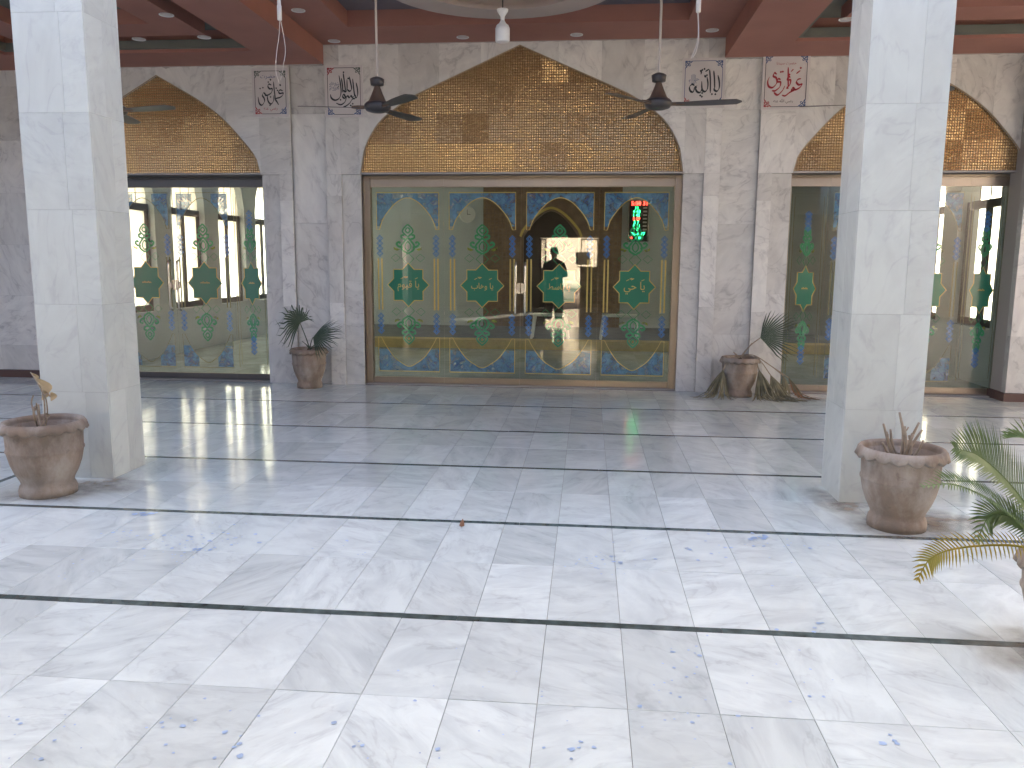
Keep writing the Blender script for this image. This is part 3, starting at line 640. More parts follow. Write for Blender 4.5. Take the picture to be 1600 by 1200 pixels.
        vm = MB(); ribbon(vm, [(-.05,cz+.10),(-.042,cz+.086),(-.034,cz+.10),(-.026,cz+.086),(-.018,cz+.10)], .006, ly-.0004); vm.build('vowel_mark', M_GOLDLINE, star)
    else:
        for i in range(5): ribbon(le, [((-.07+.028*i)*sq, cz-.004),((-.055+.028*i)*sq, cz+.008*(1+i%2)),((-.045+.028*i)*sq, cz-.006)], .006, ly-.0001*i)
    le.build('lettering', M_GOLDLINE, star)
    if handle:
        hx = handle*(w/2-.055)
        h = MB(); zz0, zz1 = .83, 1.42
        h.tube([(hx,-.008,zz0),(hx,-.055,zz0+.012),(hx,-.06,zz0+.05),(hx,-.06,zz1-.05),(hx,-.055,zz1-.012),(hx,-.008,zz1)], .0125, 8); h.build('pull_handle', M_STEEL, t, smooth=True)
        lk = MB(); n = 12; cx = handle*(w/2-.006)
        pts = [(cx-handle*.058*math.sin(math.pi*i/n), 1.13+.062*math.cos(math.pi*i/n)) for i in range(n+1)]
        if handle > 0: pass
        else: pts = pts[::-1]
        lk.prism(pts, -.02, -.0065); lk.build('lock_plate', M_STEEL, t)
    return t
g0 = 'glass leaves of the centre entrance'
WX = [-2.50, -1.657, -.772, .108, .930]
glass_leaf('glass_panel', 'leftmost glass panel under the big arch, its green star with the four letter word', 'glass panel', WX[0], WX[1], 'q', g0)
glass_leaf('glass_door', 'left glass door leaf under the big arch, lock at its right edge', 'glass door', WX[1], WX[2], 'w', g0, handle=1)
glass_leaf('glass_door', 'right glass door leaf under the big arch, mirroring the bright gate', 'glass door', WX[2], WX[3], 'b', g0, handle=-1)
glass_leaf('glass_panel', 'rightmost glass panel under the big arch, the lit clock board behind it', 'glass panel', WX[3], WX[4], 'h', g0)
M_DHEAD = M_DKMETAL
for s, side in ((-1, 'left'), (1, 'right')):
    c = XC+s*SB; gg = 'glass leaves of the %s entrance' % side; mt = M_DKMETAL if s < 0 else M_BRONZE
    inner = 'beside the big arch' ; e = [-1.145, -.725, 0, .725, 1.145]
    nm = [('glass_panel', 'narrow fixed glass panel at the %s end of the %s entrance' % ('left', side)), ('glass_door', 'glass door leaf on the left half of the %s entrance' % side), ('glass_door', 'glass door leaf on the right half of the %s entrance' % side), ('glass_panel', 'narrow fixed glass panel at the %s end of the %s entrance' % ('right', side))]
    for i in range(4):
        glass_leaf(nm[i][0], nm[i][1], nm[i][0].replace('_', ' '), c+e[i], c+e[i+1], None, gg, handle={1: 1, 2: -1}.get(i), metal=mt)
# door frames, fixed to the wall
def door_frame(cx, half, mat, inner):
    f = MB()
    for s in (-1, 1):
        a, b = sorted((cx+s*inner, cx+s*half)); f.box(a, b, YD-.05, YD+.05, 0, 2.384)
        m = cx+s*(half-.008); f.box(min(m, cx+s*half), max(m, cx+s*half), YD-.085, YD-.0505, 0, 2.384)
    f.box(cx-inner, cx+inner, YD-.05, YD+.05, 2.362, 2.384); f.build('door_frame', mat, wall)
    t = MB(); t.box(cx-half, cx+half, YD-.12, YD+.14, .0, .010); t.build('threshold', M_MORTAR, wall)
door_frame(XC, 1.785, M_BRONZE, 1.717)
for s in (-1, 1): door_frame(XC+s*SB, 1.18, M_DKMETAL if s < 0 else M_BRONZE, 1.147)

# ------------------------------------------------------------------ front pillars
def pillar(x0, x1, label):
    y0, y1 = 4.895, 5.275; p_ = thing('marble_pillar', label, 'pillar', ((x0+x1)/2, (y0+y1)/2, 0), 'front pillars of the veranda')
    loc = p_.location.copy(); inv = Matrix.Translation(-loc)
    c = MB(); c.box(x0+.021, x1-.021, y0+.021, y1-.021, 0, 3.75); o = c.build('core', M_MORTAR); o.parent = p_; o.matrix_parent_inverse = inv
    zs = [0, .572, 1.138, 1.73, 2.318, 2.905, 3.49, 3.75]
    for i, (a, b) in enumerate(zip(zs[:-1], zs[1:])):
        f = .66 if i % 2 == 0 else .62
        xm = x0+(x1-x0)*f; ym = y0+(y1-y0)*(.5+.12*(i % 2))
        for o in (slab(None, x0, xm, a, b, y0, .02, mat=M_PILLAR), slab(None, xm, x1, a, b, y0, .02, mat=M_PILLAR),
                  slab(None, y0+.02, ym, a, b, x1, .02, mat=M_PILLAR, axis='x+'), slab(None, ym, y1-.02, a, b, x1, .02, mat=M_PILLAR, axis='x+'),
                  slab(None, -(y1-.02), -ym, a, b, x0, .02, mat=M_PILLAR, axis='x-'), slab(None, -ym, -(y0+.02), a, b, x0, .02, mat=M_PILLAR, axis='x-'),
                  slab(None, -x1, -x0, a, b, y1, .02, mat=M_PILLAR, axis='y+')):
            o.parent = p_; o.matrix_parent_inverse = inv
pillar(-3.535, -3.075, 'white marble pillar on the left with a brown pot at its foot')
pillar(1.534, 1.978, 'white marble pillar on the right with a pot of bare stems before it')

ew = thing('light_block_end_wall', 'grey marble wall added at the left end of the veranda to block sky light', 'wall', (-8.75, 6.8, 0))  # out-of-view wall added to cut light entering from the left
m = MB(); m.box(0, .25, -2.3, 2.45, 0, 3.56); m.build('wall_face', M_WALL, ew)
# ------------------------------------------------------------------ ceiling
def frame_slab(m, X0, X1, Y0, Y1, x0, x1, y0, y1, z0, z1, mi=0):
    m.box(X0, X1, Y0, y0, z0, z1, mi); m.box(X0, X1, y1, Y1, z0, z1, mi); m.box(X0, x0, y0, y1, z0, z1, mi); m.box(x1, X1, y0, y1, z0, z1, mi)
YV0 = 5.62
cm = MB(); frame_slab(cm, XC-2.168, XC+2.168, YV0, 9.165, XC-1.70, XC+1.71, 5.95, 8.45, ZC, 4.0)
ceil = tag(cm.build('ceiling', M_RED), kind='structure')
c2 = MB(); c2.box(XC-1.75, XC+1.76, 5.9, 8.5, 3.93, 3.99); c2.build('centre_coffer', M_COFFER, ceil)
rg = MB(); rg.lathe([(.77,3.765),(1.07,3.765),(1.07,3.85),(1.00,3.85),(1.00,3.93)], (XC-.02, 7.2, 0), 64); rg.lathe([(.80,3.93),(.80,3.80),(.77,3.80),(.77,3.765)], (XC-.02, 7.2, 0), 64); rg.build('ceiling_ring', M_CREAM, ceil)
r3 = MB(); r3.lathe([(.62,3.90),(.66,3.875),(.70,3.90)], (XC-.02, 7.2, 0), 48); r3.lathe([(.36,3.90),(.40,3.88),(.44,3.90)], (XC-.02, 7.2, 0), 48); r3.build('ring_moulding', M_COFFER, ceil)
for s in (-1, 1):
    def X2(a, b): return sorted((XC+s*a, XC+s*b))
    X0, X1 = X2(2.170, 8.2); x0, x1 = X2(2.74, 5.45)
    m = MB(); frame_slab(m, X0, X1, YV0, 9.165, x0, x1, 5.7, 8.5, ZB, 4.02); m.build('side_ceiling', M_RED, ceil)
    m = MB(); m.box(x0-.03, x1+.03, 5.67, 8.53, 3.78, 3.83); m.build('side_coffer', M_MOSS, ceil)
    a0, a1 = X2(3.06, 5.13); b0, b1 = X2(3.42, 4.77)
    m = MB(); frame_slab(m, a0, a1, 6.05, 8.15, b0, b1, 6.45, 7.75, 3.64, 3.785); m.build('side_ceiling_panel', M_RED, ceil)
    m = MB(); frame_slab(m, x0+.002, x1-.002, 5.702, 8.498, x0+.05, x1-.05, 5.75, 8.45, 3.60, 3.68); m.build('coffer_moulding', M_MOSS, ceil)
for x0, x1 in ((-3.535, -3.075), (1.534, 1.978)):
    m = MB(); m.box(x0, x1, 4.90, 5.619, 3.752, 4.0); m.build('bracket_beam', M_RED, ceil)
def downlight(p, label):
    t = thing('downlight', label, 'downlight', (p[0], p[1], p[2]), 'round recessed ceiling downlights')
    m = MB(); m.lathe([(.052,.001),(.066,-.004),(.066,.002)], (0,0,0), 24); m.build('trim_ring', M_PLAST, t); m = MB(); m.lathe([(.0005,-.002),(.052,-.001)], (0,0,0), 24); m.build('lens', M_LAMP, t)
for (u, v, z, lb) in [(260,23,3.64,'nearest downlight in the left bay ceiling, close beside the left pillar top'),(217,61,3.64,'left one of the two downlights above the left gold arch'),(319,58,3.64,'right one of the two downlights above the left gold arch'),(466,16,ZC,'downlight beside the hanging wire loop, left of the ceiling ring'),(522,64,ZC,'downlight just above the left plaque of the big arch'),(723,58,ZC,'downlight left of the white pendant, above the big arch'),(901,54,ZC,'downlight right of the white pendant, above the big arch'),(1113,47,ZC,'downlight near the right fan rod, above the right plaque'),(1322,30,3.64,'downlight half hidden by the right pillar')]:
    q = G(u, v, z); downlight((q.x, q.y, z-.001), lb)

# ------------------------------------------------------------------ mosque body: hall, added sun-blocking storey above
hall = MB(); HX = 5.5; YB = 17.0
hf = MB(); hf.box(XC-HX-.25, XC+HX+.25, 9.462, YB+.3, -.05, -.004); tag(hf.build('hall_floor', M_FLOOR), kind='structure')
hc = MB(); hc.box(XC-HX-.25, XC+HX+.25, 9.462, YB+.3, 3.55, 4.05); tag(hc.build('hall_ceiling', M_PLASTER), kind='structure')
us = thing('sun_block_storey', 'upper storey added above the veranda roof to keep sun off the courtyard', 'building', (XC, 10, 4.06))  # unseen storey added over the roof slab, tall enough to shade the courtyard
m = MB(); m.box(-9.2, 9.2, -4.38, 7.4, .0, .35); m.build('roof_slab', M_YARDW, us)
m = MB(); m.box(-7.4, 3.8, -1.0, 7.3, .351, 9.0); m.build('wall', M_YARDW, us); m = MB(); m.box(-7.6, 4.0, -1.2, 7.4, 9.001, 9.3); m.build('cornice', M_YARDW, us)
for i in range(-3, 2):
    m = MB(); m.prism([(i*2-.5,.8),(i*2+.5,.8),(i*2+.5,2.1),(i*2,2.7),(i*2-.5,2.1)], -1.03, -1.002); m.build('window', M_DKOPEN, us)
bw = thing('hall_back_wall', 'pale inner back wall of the prayer hall with brown mosaic niche', 'wall', (XC, YB, 0))
m = MB(); m.box(-HX-.25, HX+.25, 0, .3, 0, 3.548); m.build('plaster', M_PLASTER, bw)
MX0, MX1 = -1.40, 1.44; ny = .08
def niche_z(x): return 1.95+.52*(1-(abs(x)/.56)**1.7) if abs(x) < .56 else 0
m = MB(); pts = [(MX0,0),(-.56,0)]+[(-.56+1.12*i/24, niche_z(-.56+1.12*i/24) if 0 < i < 24 else 1.95) for i in range(25)]+[(.56,0),(MX1,0),(MX1,3.1),(MX0,3.1)]
m.add([(x,-.12,z) for x, z in pts], [tuple(range(len(pts)))]) ; 
n_ = len(pts); m.add([(x,-.12,z) for x, z in pts]+[(x,-.002,z) for x, z in pts], [(i, i+n_, (i+1)%n_+n_, (i+1)%n_) for i in range(n_)])
m.build('mihrab_surround', M_BRICKM, bw)
m = MB(); m.box(-.56,.56,-.03,-.003,0,2.5); m.build('niche', M_NICHE, bw)
gr = MB()                                      # raised courses of the mosaic surround
for j in range(38):
    z = .06+j*.08
    for (a, b) in ((MX0,-.72),(.72,MX1)):
        n2 = int((b-a)/.08)
        for i in range(n2): x = a+.04+i*.08; gr.box(x-.030, x+.030, -.127, -.1205, z-.030, z+.030)
    if z > 2.62:
        for i in range(18): x = -.68+i*.08; gr.box(x-.030, x+.030, -.127, -.1205, z-.030, z+.030)
tag(gr.build('mosaic_tiles', plain('mihrab_tile', (.26,.16,.095), .3, noise=.3, scale=9), bw), kind='stuff')
gm_ = MB(); ribbon(gm_, [(x*1.12, niche_z(x)+.06 if abs(x) < .559 else 1.95) for x in [-.56+1.12*i/24 for i in range(25)]], .05, -.124, smooth=False); gm_.build('niche_border', M_GOLDLINE, bw)
def side_wall(s):
    X = XC+s*HX; t = thing('hall_side_wall', ('left' if s < 0 else 'right')+' inner side wall of the prayer hall with arched windows', 'wall', (X, 9.46, 0))
    o = MB(); a, b = (0, s*.25) if s > 0 else (s*.25, 0); L = YB-9.462; y = 0.002; sill, lin = .68, 2.12
    wins = [(.90+1.56*i, .90+1.56*i+1.07) for i in range(4)] if s < 0 else [(.54+1.52*i, .54+1.52*i+1.07) for i in range(4)]
    prev = .002
    for (c, d) in wins:
        o.box(a, b, prev, c, 0, 3.548); o.box(a, b, c, d, 0, sill); prev = d
        n = 12; half = (d-c)/2; mid = (c+d)/2
        zt = lambda q: 2.35+.62*(1-(abs(q-mid)/half)**2.2)**.62 if abs(q-mid) < half else 2.35
        ys = [c+(d-c)*i/n for i in range(n+1)]
        for i in range(n):
            z_a, z_b = zt(ys[i]), zt(ys[i+1]); o.add([(a,ys[i],z_a),(a,ys[i+1],z_b),(a,ys[i+1],3.548),(a,ys[i],3.548),(b,ys[i],z_a),(b,ys[i+1],z_b),(b,ys[i+1],3.548),(b,ys[i],3.548)], [(0,1,2,3),(7,6,5,4),(0,4,5,1),(2,6,7,3),(1,5,6,2),(3,7,4,0)])
    o.box(a, b, prev, L, 0, 3.548); o.build('plaster', M_PLASTER, t)
    xm = (a+b)/2
    for (c, d) in wins:
        f = MB()
        for (p0, p1, q0, q1) in ((c, d, lin, lin+.10),(c, d, sill, sill+.09),(c, c+.07, sill, lin),(d-.07, d, sill, lin),((c+d)/2-.035,(c+d)/2+.035, sill, lin)): f.box(xm-.03, xm+.03, p0, p1, q0, q1)
        w_ = f.build('window', M_DFRAME, t); pa = MB(); pa.box(xm-.003, xm+.003, c, d, sill, 3.0); pa.build('pane', M_FROST if s < 0 else M_WGLASS, w_)
        gr_ = MB(); zz = lin+.12
        for i in range(1, 4): gr_.box(xm-.006, xm+.006, c+(d-c)*i/4-.006, c+(d-c)*i/4+.006, lin, 2.9)
        gr_.build('glazing_bar', M_DFRAME, w_)
side_wall(-1); side_wall(1)
pl = thing('prayer_platform', 'low yellow edged platform across the prayer hall floor', 'platform', (XC, 13.3, 0))
m = MB(); m.box(-4.6, 4.9, .02, 3.6, 0, .10); m.build('carpet', M_CARPETG, pl); m = MB(); m.box(-4.6, 4.9, 0, .3, .1005, .15); m.box(-4.6, 4.9, -.03, .0195, 0, .149); m.build('yellow_edge', M_CARPET, pl)
def stool(x, y, label):
    t = thing('white_stool', label, 'stool', (x, y, .102), 'white stools inside the hall')
    m = MB(); m.box(-.30,.30,-.17,.17,.40,.44); m.build('seat', M_PLAST, t)
    for a in (-1, 1):
        for b in (-1, 1):
            m = MB(); m.tube([(a*.27,b*.14,.40),(a*.32,b*.18,0)], [.028,.022], 6); m.build('leg', M_PLAST, t)
stool(-.65, 14.2, 'white low stool behind the right glass door leaf'); stool(.55, 14.2, 'white low stool behind the rightmost glass panel of the big arch')
ck = thing('wall_clock', 'round pale wall clock seen through the left glass door leaf', 'clock', (-2.53, YB-.03, 2.40))
m = MB(); m.lathe([(.001,0),(.15,0),(.17,.02),(.17,.03)], (0,0,0), 32); o = m.build('case', M_PLAST, ck); o.rotation_euler = (math.pi/2, 0, 0)
m = MB(); m.box(-.005,.005,-.012,-.008,0,.10); m.box(0,.07,-.0075,-.004,-.005,.005); m.build('hands', M_BLACK, ck)
lb = thing('led_prayer_clock', 'tall black board of red and green lit times on the hall wall', 'clock', (.99, YB-.06, 1.86))
m = MB(); m.box(-.20,.20,0,.058,0,.82); m.build('case', M_BLACK, lb); m = MB()
for s in (-1, 1): m.box(s*.20-.012, s*.20+.012, -.01, .05, 0, .82)
m.build('side_trim', M_STEEL, lb)
def led(txt, x, z, size, mat, lim=None):
    co, fs = text_mesh(txt, size, bold=.012); w_ = np.ptp(co[:,0])
    if lim and w_ > lim: co[:,0] *= lim/w_
    m = MB(); m.add([(x+c[0], -.004, z+c[1]) for c in co], fs); m.build('lit_digits', mat, lb)
led('5:08 31', .01, .765, .115, M_LEDR, .34)
for i, (a, c) in enumerate([('11', 0), ('4 43', 0), ('1 45', 0), ('5 09', 1), ('5 7', 0), ('8 11', 0), ('1 0', 0)]): led(a, -.04, .675-i*.072, .085, M_LEDR if c else M_LEDG, .19)
led('20-6 77', 0, .155, .09, M_LEDG, .30); led('24', -.15, .075, .075, M_LEDR); led('1 80', .02, .075, .085, M_LEDG)
for i in range(7): m = MB(); m.box(.09,.17,-.003,-.001,.66-i*.072,.69-i*.072); m.build('row_label', M_LAMP, lb)

# ------------------------------------------------------------------ ceiling fans, pendants
def fan(x, y, z, ang, label, top=3.86, r=.67, rod=M_RODW):
    t = thing('ceiling_fan', label, 'fan', (x, y, z), 'ceiling fans of the veranda')
    h = top-z
    m = MB(); m.tube([(0,0,.16),(0,0,h)], .0105, 8); m.build('rod', rod, t)
    m = MB(); m.lathe([(.02,.155),(.055,.165),(.062,.215),(.045,.225),(.020,.235)], (0,0,0), 20); m.build('lower_cup', M_FAN, t, True)
    m = MB(); m.lathe([(.025,h-.11),(.06,h-.02),(.065,h)], (0,0,0), 20); m.build('canopy', M_FAN, t, True)
    m = MB(); m.lathe([(.022,.16),(.045,.10),(.072,.04),(.095,.022)], (0,0,0), 28); m.build('neck', M_FANG, t, True)
    m = MB(); m.lathe([(.03,.03),(.095,.024),(.112,.006),(.114,-.02),(.095,-.045),(.05,-.058),(.001,-.06)], (0,0,0), 32); m.build('motor', M_FAN, t, True)
    for k in range(3):
        a = math.radians(ang+120*k); b = MB(); n = 12; top_, bot = [], []
        for i in range(n+1):
            q = i/n; rr = .145+(r-.145)*q; hw = .032+.030*math.sin(min(1, q*1.35)*math.pi/2) if q < .93 else .032+.030-.05*((q-.93)/.07)**2
            tw = -math.radians(11-4*q)
            for s in (-1, 1): top_.append((rr, s*hw*math.cos(tw), -.018+s*hw*math.sin(tw)))
        R_ = Matrix.Rotation(a, 4, 'Z'); vs = [R_ @ Vector(v) for v in top_]; vs2 = [v-Vector((0,0,.004)) for v in vs]; N = len(vs)
        b.add(vs, [(2*i, 2*i+2, 2*i+3, 2*i+1) for i in range(n)]); b.add(vs2, [(2*i+1, 2*i+3, 2*i+2, 2*i) for i in range(n)])
        b.add(vs+vs2, [(2*i+s, 2*i+2+s, N+2*i+2+s, N+2*i+s) if s else (N+2*i, N+2*i+2, 2*i+2, 2*i) for i in range(n) for s in (0,1)]+[(0,1,N+1,N),(N-2,2*N-2,2*N-1,N-1)])
        bl = b.build('blade', M_FAN, t); ar = MB(); ar.tube([R_ @ Vector((.09,0,-.015)), R_ @ Vector((.17,0,-.018)), R_ @ Vector((.22,0,-.016))], [.014,.016,.010], 6); ar.build('blade_arm', M_FANG, bl)
fan(-1.825, 7.05, 2.74, 190, 'dark ceiling fan hanging before the left side of the big gold arch')
fan(.545, 7.05, 2.74, 350, 'dark ceiling fan hanging before the right side of the big gold arch')
q = W(178, 172, 7.05); fan(q.x, 7.05, q.z+.01, 345, 'dark ceiling fan half hidden behind the left pillar', top=3.79)
q = W(1385, 160, 7.05); fan(q.x, 7.05, q.z+.01, 172, 'ceiling fan hidden behind the right pillar with one blade showing', top=3.79)
t = thing('pendant_lamp', 'white pendant lamp hanging from the ceiling ring above the big arch', 'lamp', (-.748, 7.0, 3.225))
m = MB(); m.lathe([(.001,0),(.055,0),(.060,.01),(.060,.105),(.050,.13),(.030,.145),(.016,.17)], (0,0,0), 24); m.build('body', M_PLAST, t, True)
m = MB(); m.lathe([(.016,.165),(.018,.20),(.045,.24),(.048,.255),(.012,.256)], (0,0,0), 20); m.build('cup', M_PLAST, t, True); m = MB(); m.tube([(0,0,.25),(0,0,.70)], .006, 6); m.build('cord', M_FAN, t)
def holder(u, v0, v1, loop, label):
    Y = 6.0; a = W(u, v0, Y); t = thing('lamp_holder', label, 'lamp holder', a, 'bare lamp holders with loose wires')
    m = MB(); m.lathe([(.012,0),(.017,.004),(.017,.10),(.014,.105),(.014,.80)], (0,0,0), 12, closed=True); m.build('tube', M_WIRE, t, True)
    for l in loop:
        m = MB(); m.tube([p_-a for p_ in catmull([W(x, y, Y) for x, y in l], 6)], .0022, 5); m.build('wire', M_WIRE, t, True)
holder(437, 32, 0, [[(437,30),(436,55),(432,85),(431,112),(436,130)],[(438,30),(443,55),(446,80),(443,100),(441,112),(438,126)]], 'cream lamp holder with a long loop of wire at the upper left')
holder(1091, 20, 0, [[(1090,18),(1091,45),(1090,62),(1085,78),(1079,92)],[(1091,18),(1092,48),(1091,66),(1087,82),(1082,90)]], 'cream lamp holder with a dangling wire right of the right fan rod')

# ------------------------------------------------------------------ pots and plants
def pot(loc, label, h=.445, rr=.222, seed=0, stain=True):
    t = thing('flower_pot', label, 'flower pot', loc, 'brown clay flower pots'); rs = random.Random(seed); ph = rs.random()*6
    k = h/.445; r = rr/.222
    prof = [(.001,.0),(.150,.0),(.152,.035),(.146,.058),(.136,.072),(.142,.095),(.165,.140),(.184,.195),(.195,.248),(.197,.262),(.203,.270),(.203,.280),(.198,.288),(.200,.340),(.203,.395),(.205,.41)]
    dent = lambda j, q, r_, z: (r_*(1+.012*math.sin(2*q+ph)+.006*math.sin(5*q+2*ph)), z)
    m = MB(); m.lathe([(a*r, z*k) for a, z in prof], (0,0,0), 48, wob=dent)
    m.lathe([(.205*r,.41*k),(.186*r,.412*k),(.180*r,.36*k),(.001,.355*k)], (0,0,0), 48); m.build('body', M_TERRA, t, True)
    nsc = 17
    def wob(j, q, r_, z):
        s = abs(math.sin(q*nsc/2+ph)); return (r_+(.010*s if j in (1,2) else 0), z-(.018*s if j in (1,2) else (.012*s if j == 3 else 0)))
    m = MB(); m.lathe([((a)*r, z*k) for a, z in [(.205,.405),(.216,.400),(.226,.412),(.224,.432),(.212,.446),(.196,.444),(.188,.43),(.186,.405)]], (0,0,0), 102, wob=wob); m.build('scalloped_rim', M_TERRA, t, True)
    m = MB(); n = 24; m.add([(0,0,.37*k)]+[((.187*r)*math.cos(2*math.pi*i/n), (.187*r)*math.sin(2*math.pi*i/n), (.365+rs.uniform(0,.012))*k) for i in range(n)], [(0,i+1,(i+1)%n+1) for i in range(n)]); m.build('soil', M_SOIL, t)
    return t
def stain_mat(): pass
PL = (-3.279, 4.54, .001); PR = (1.716, 4.472, .001); QL = (-3.135, 8.86, .001); QR = (1.655, 8.90, .001); PS = (1.845, 3.03, .001)
pot(PL, 'clay pot at the foot of the left pillar, with withered papery stalks', .455, .232, 1)
pot(PR, 'clay pot at the foot of the right pillar, with cut bare stems', .445, .224, 2)
pot(QL, 'clay pot against the wall left of the big arch, holding the upright fan palm', .445, .205, 3)
pot(QR, 'clay pot against the wall right of the big arch, with drooping dry fronds', .425, .205, 4)
pot(PS, 'clay pot cut off by the right edge of the picture, holding the feathery cycad', .36, .215, 5)
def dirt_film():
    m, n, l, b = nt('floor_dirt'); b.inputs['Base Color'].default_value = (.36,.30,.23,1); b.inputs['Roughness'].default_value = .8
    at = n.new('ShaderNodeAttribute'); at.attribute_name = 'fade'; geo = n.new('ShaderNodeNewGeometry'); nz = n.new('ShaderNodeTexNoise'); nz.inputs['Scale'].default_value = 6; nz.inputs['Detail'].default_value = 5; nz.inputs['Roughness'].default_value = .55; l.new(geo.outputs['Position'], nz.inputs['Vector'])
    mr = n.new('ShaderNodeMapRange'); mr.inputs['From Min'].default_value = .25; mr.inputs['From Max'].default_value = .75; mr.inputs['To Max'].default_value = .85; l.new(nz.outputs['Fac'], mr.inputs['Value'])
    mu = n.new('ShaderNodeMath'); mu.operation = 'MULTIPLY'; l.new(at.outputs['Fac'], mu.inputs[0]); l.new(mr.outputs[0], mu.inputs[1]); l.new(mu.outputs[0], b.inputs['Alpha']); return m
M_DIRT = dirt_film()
def stain(pts, label, z=.0030):
    """a dried dirt stain on the tiles: centre points fully dirty, fading to nothing at the rim"""
    rs = random.Random(len(label)); vs, fs, fade = [], [], []
    for (x, y, rx, ry) in pts:
        o_ = len(vs); n = 28; vs.append((x, y, z)); fade.append(1.)
        for q, f in ((.5,.8),(.78,.4),(1.,0.)):
            for i in range(n): a = 2*math.pi*i/n; k_ = q*(1+.12*math.sin(3*a+x)+.08*math.sin(5*a)); vs.append((x+rx*k_*math.cos(a), y+ry*k_*math.sin(a), z)); fade.append(f)
        fs += [(o_, o_+1+i, o_+1+(i+1)%n) for i in range(n)]
        for r_ in range(2): fs += [(o_+1+r_*n+i, o_+1+(r_+1)*n+i, o_+1+(r_+1)*n+(i+1)%n, o_+1+r_*n+(i+1)%n) for i in range(n)]
        z += .0006
    me = bpy.data.meshes.new('dirt_stain'); me.from_pydata(vs, [], fs); me.materials.append(M_DIRT); at = me.attributes.new('fade', 'FLOAT', 'POINT'); at.data.foreach_set('value', fade)
    tag(link('dirt_stain', me), label, 'stain', 'dirt stains on the floor')
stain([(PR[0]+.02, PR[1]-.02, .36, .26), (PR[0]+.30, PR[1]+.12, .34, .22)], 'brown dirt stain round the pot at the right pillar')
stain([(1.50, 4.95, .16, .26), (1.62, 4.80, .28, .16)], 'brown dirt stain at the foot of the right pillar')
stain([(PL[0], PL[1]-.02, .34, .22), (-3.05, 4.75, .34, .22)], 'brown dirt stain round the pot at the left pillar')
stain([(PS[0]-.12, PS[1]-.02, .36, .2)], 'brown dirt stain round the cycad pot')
def plant(label, cat, loc): return thing('potted_plant' if cat == 'plant' else cat, label, 'plant', loc)
# bare stems in the right pillar's pot
t = thing('bare_stem_plant', 'cut grey bare stems of a dead shrub in the right pillar pot', 'plant', (PR[0], PR[1], .37)); rs = random.Random(11)
for (dx, dz, px) in [(-.085,.145,(-.03,.02)),(-.07,.115,(-.02,0)),(-.045,.12,(.0,.01)),(-.015,.19,(.0,0)),(.0,.14,(.01,-.02)),(.022,.115,(.01,0)),(.06,.155,(.02,.01)),(.075,.09,(.03,-.02)),(.03,.10,(.02,-.03)),(-.10,.08,(-.02,-.02)),(.09,.12,(.03,.02))]:
    m = MB(); b0 = Vector((px[0], px[1], -.01)); tip = Vector((dx*1.25, px[1]+rs.uniform(-.07,.05), dz*1.38)); mid = b0.lerp(tip, .5)+Vector((rs.uniform(-.02,.02), rs.uniform(-.02,.02), rs.uniform(-.01,.02)))
    m.tube([p_ for p_ in catmull([b0, mid, tip], 4)], [.0105-.0006*i for i in range(9)], 6)
    if dz > .12: m.tube([mid, mid+Vector((rs.uniform(-.03,.03), .01, .04))], [.005,.004], 5)
    m.build('stem', M_TWIG, t, True)
# withered stalks in the left pillar's pot
t = thing('withered_plant', 'withered papery stalks in the left pillar pot', 'plant', (PL[0], PL[1], .37)); a0 = Vector((PL[0], PL[1], .37))
for st in [[(58,668),(55,650),(49,630),(52,618)],[(62,668),(62,650),(60,632)],[(66,668),(70,645),(68,620),(63,605)],[(70,668),(74,648),(72,625),(66,612)],[(60,668),(52,648),(55,634)],[(64,668),(58,640),(57,630)],[(63,605),(55,592),(48,582)],[(68,620),(74,615),(79,620)]]:
    m = MB(); m.tube([p_-a0 for p_ in catmull([W(x, y, PL[1]+random.uniform(-.03,.03)) for x, y in st], 4)], .0045, 5); m.build('stalk', M_TWIG, t, True)
def curled_leaf(t, u, v, s, mat, tilt=0):
    c = W(u, v, PL[1])-a0; m = MB(); n = 6; vs = []
    for i in range(n+1):
        q = i/n; wd = s*.5*math.sin(math.pi*(.08+.88*q)); z = s*1.2*(.5-q); cur = .35*s*math.sin(q*2.6)
        for k in (-1, -.4, .4, 1): vs.append(c+Vector((k*wd+tilt*z, cur+abs(k)*wd*.6, z)))
    m.add(vs, [(4*i+k, 4*i+k+1, 4*i+k+5, 4*i+k+4) for i in range(n) for k in range(3)]); m.build('papery_leaf', mat, t, True)
curled_leaf(t, 61, 605, .090, M_PALE, -.3); curled_leaf(t, 52, 589, .038, M_PALE, -.4); curled_leaf(t, 79, 620, .046, M_PALE, .2); curled_leaf(t, 66, 618, .05, M_PALE, .4); curled_leaf(t, 50, 640, .03, M_TWIG); curled_leaf(t, 72, 650, .03, M_TWIG)
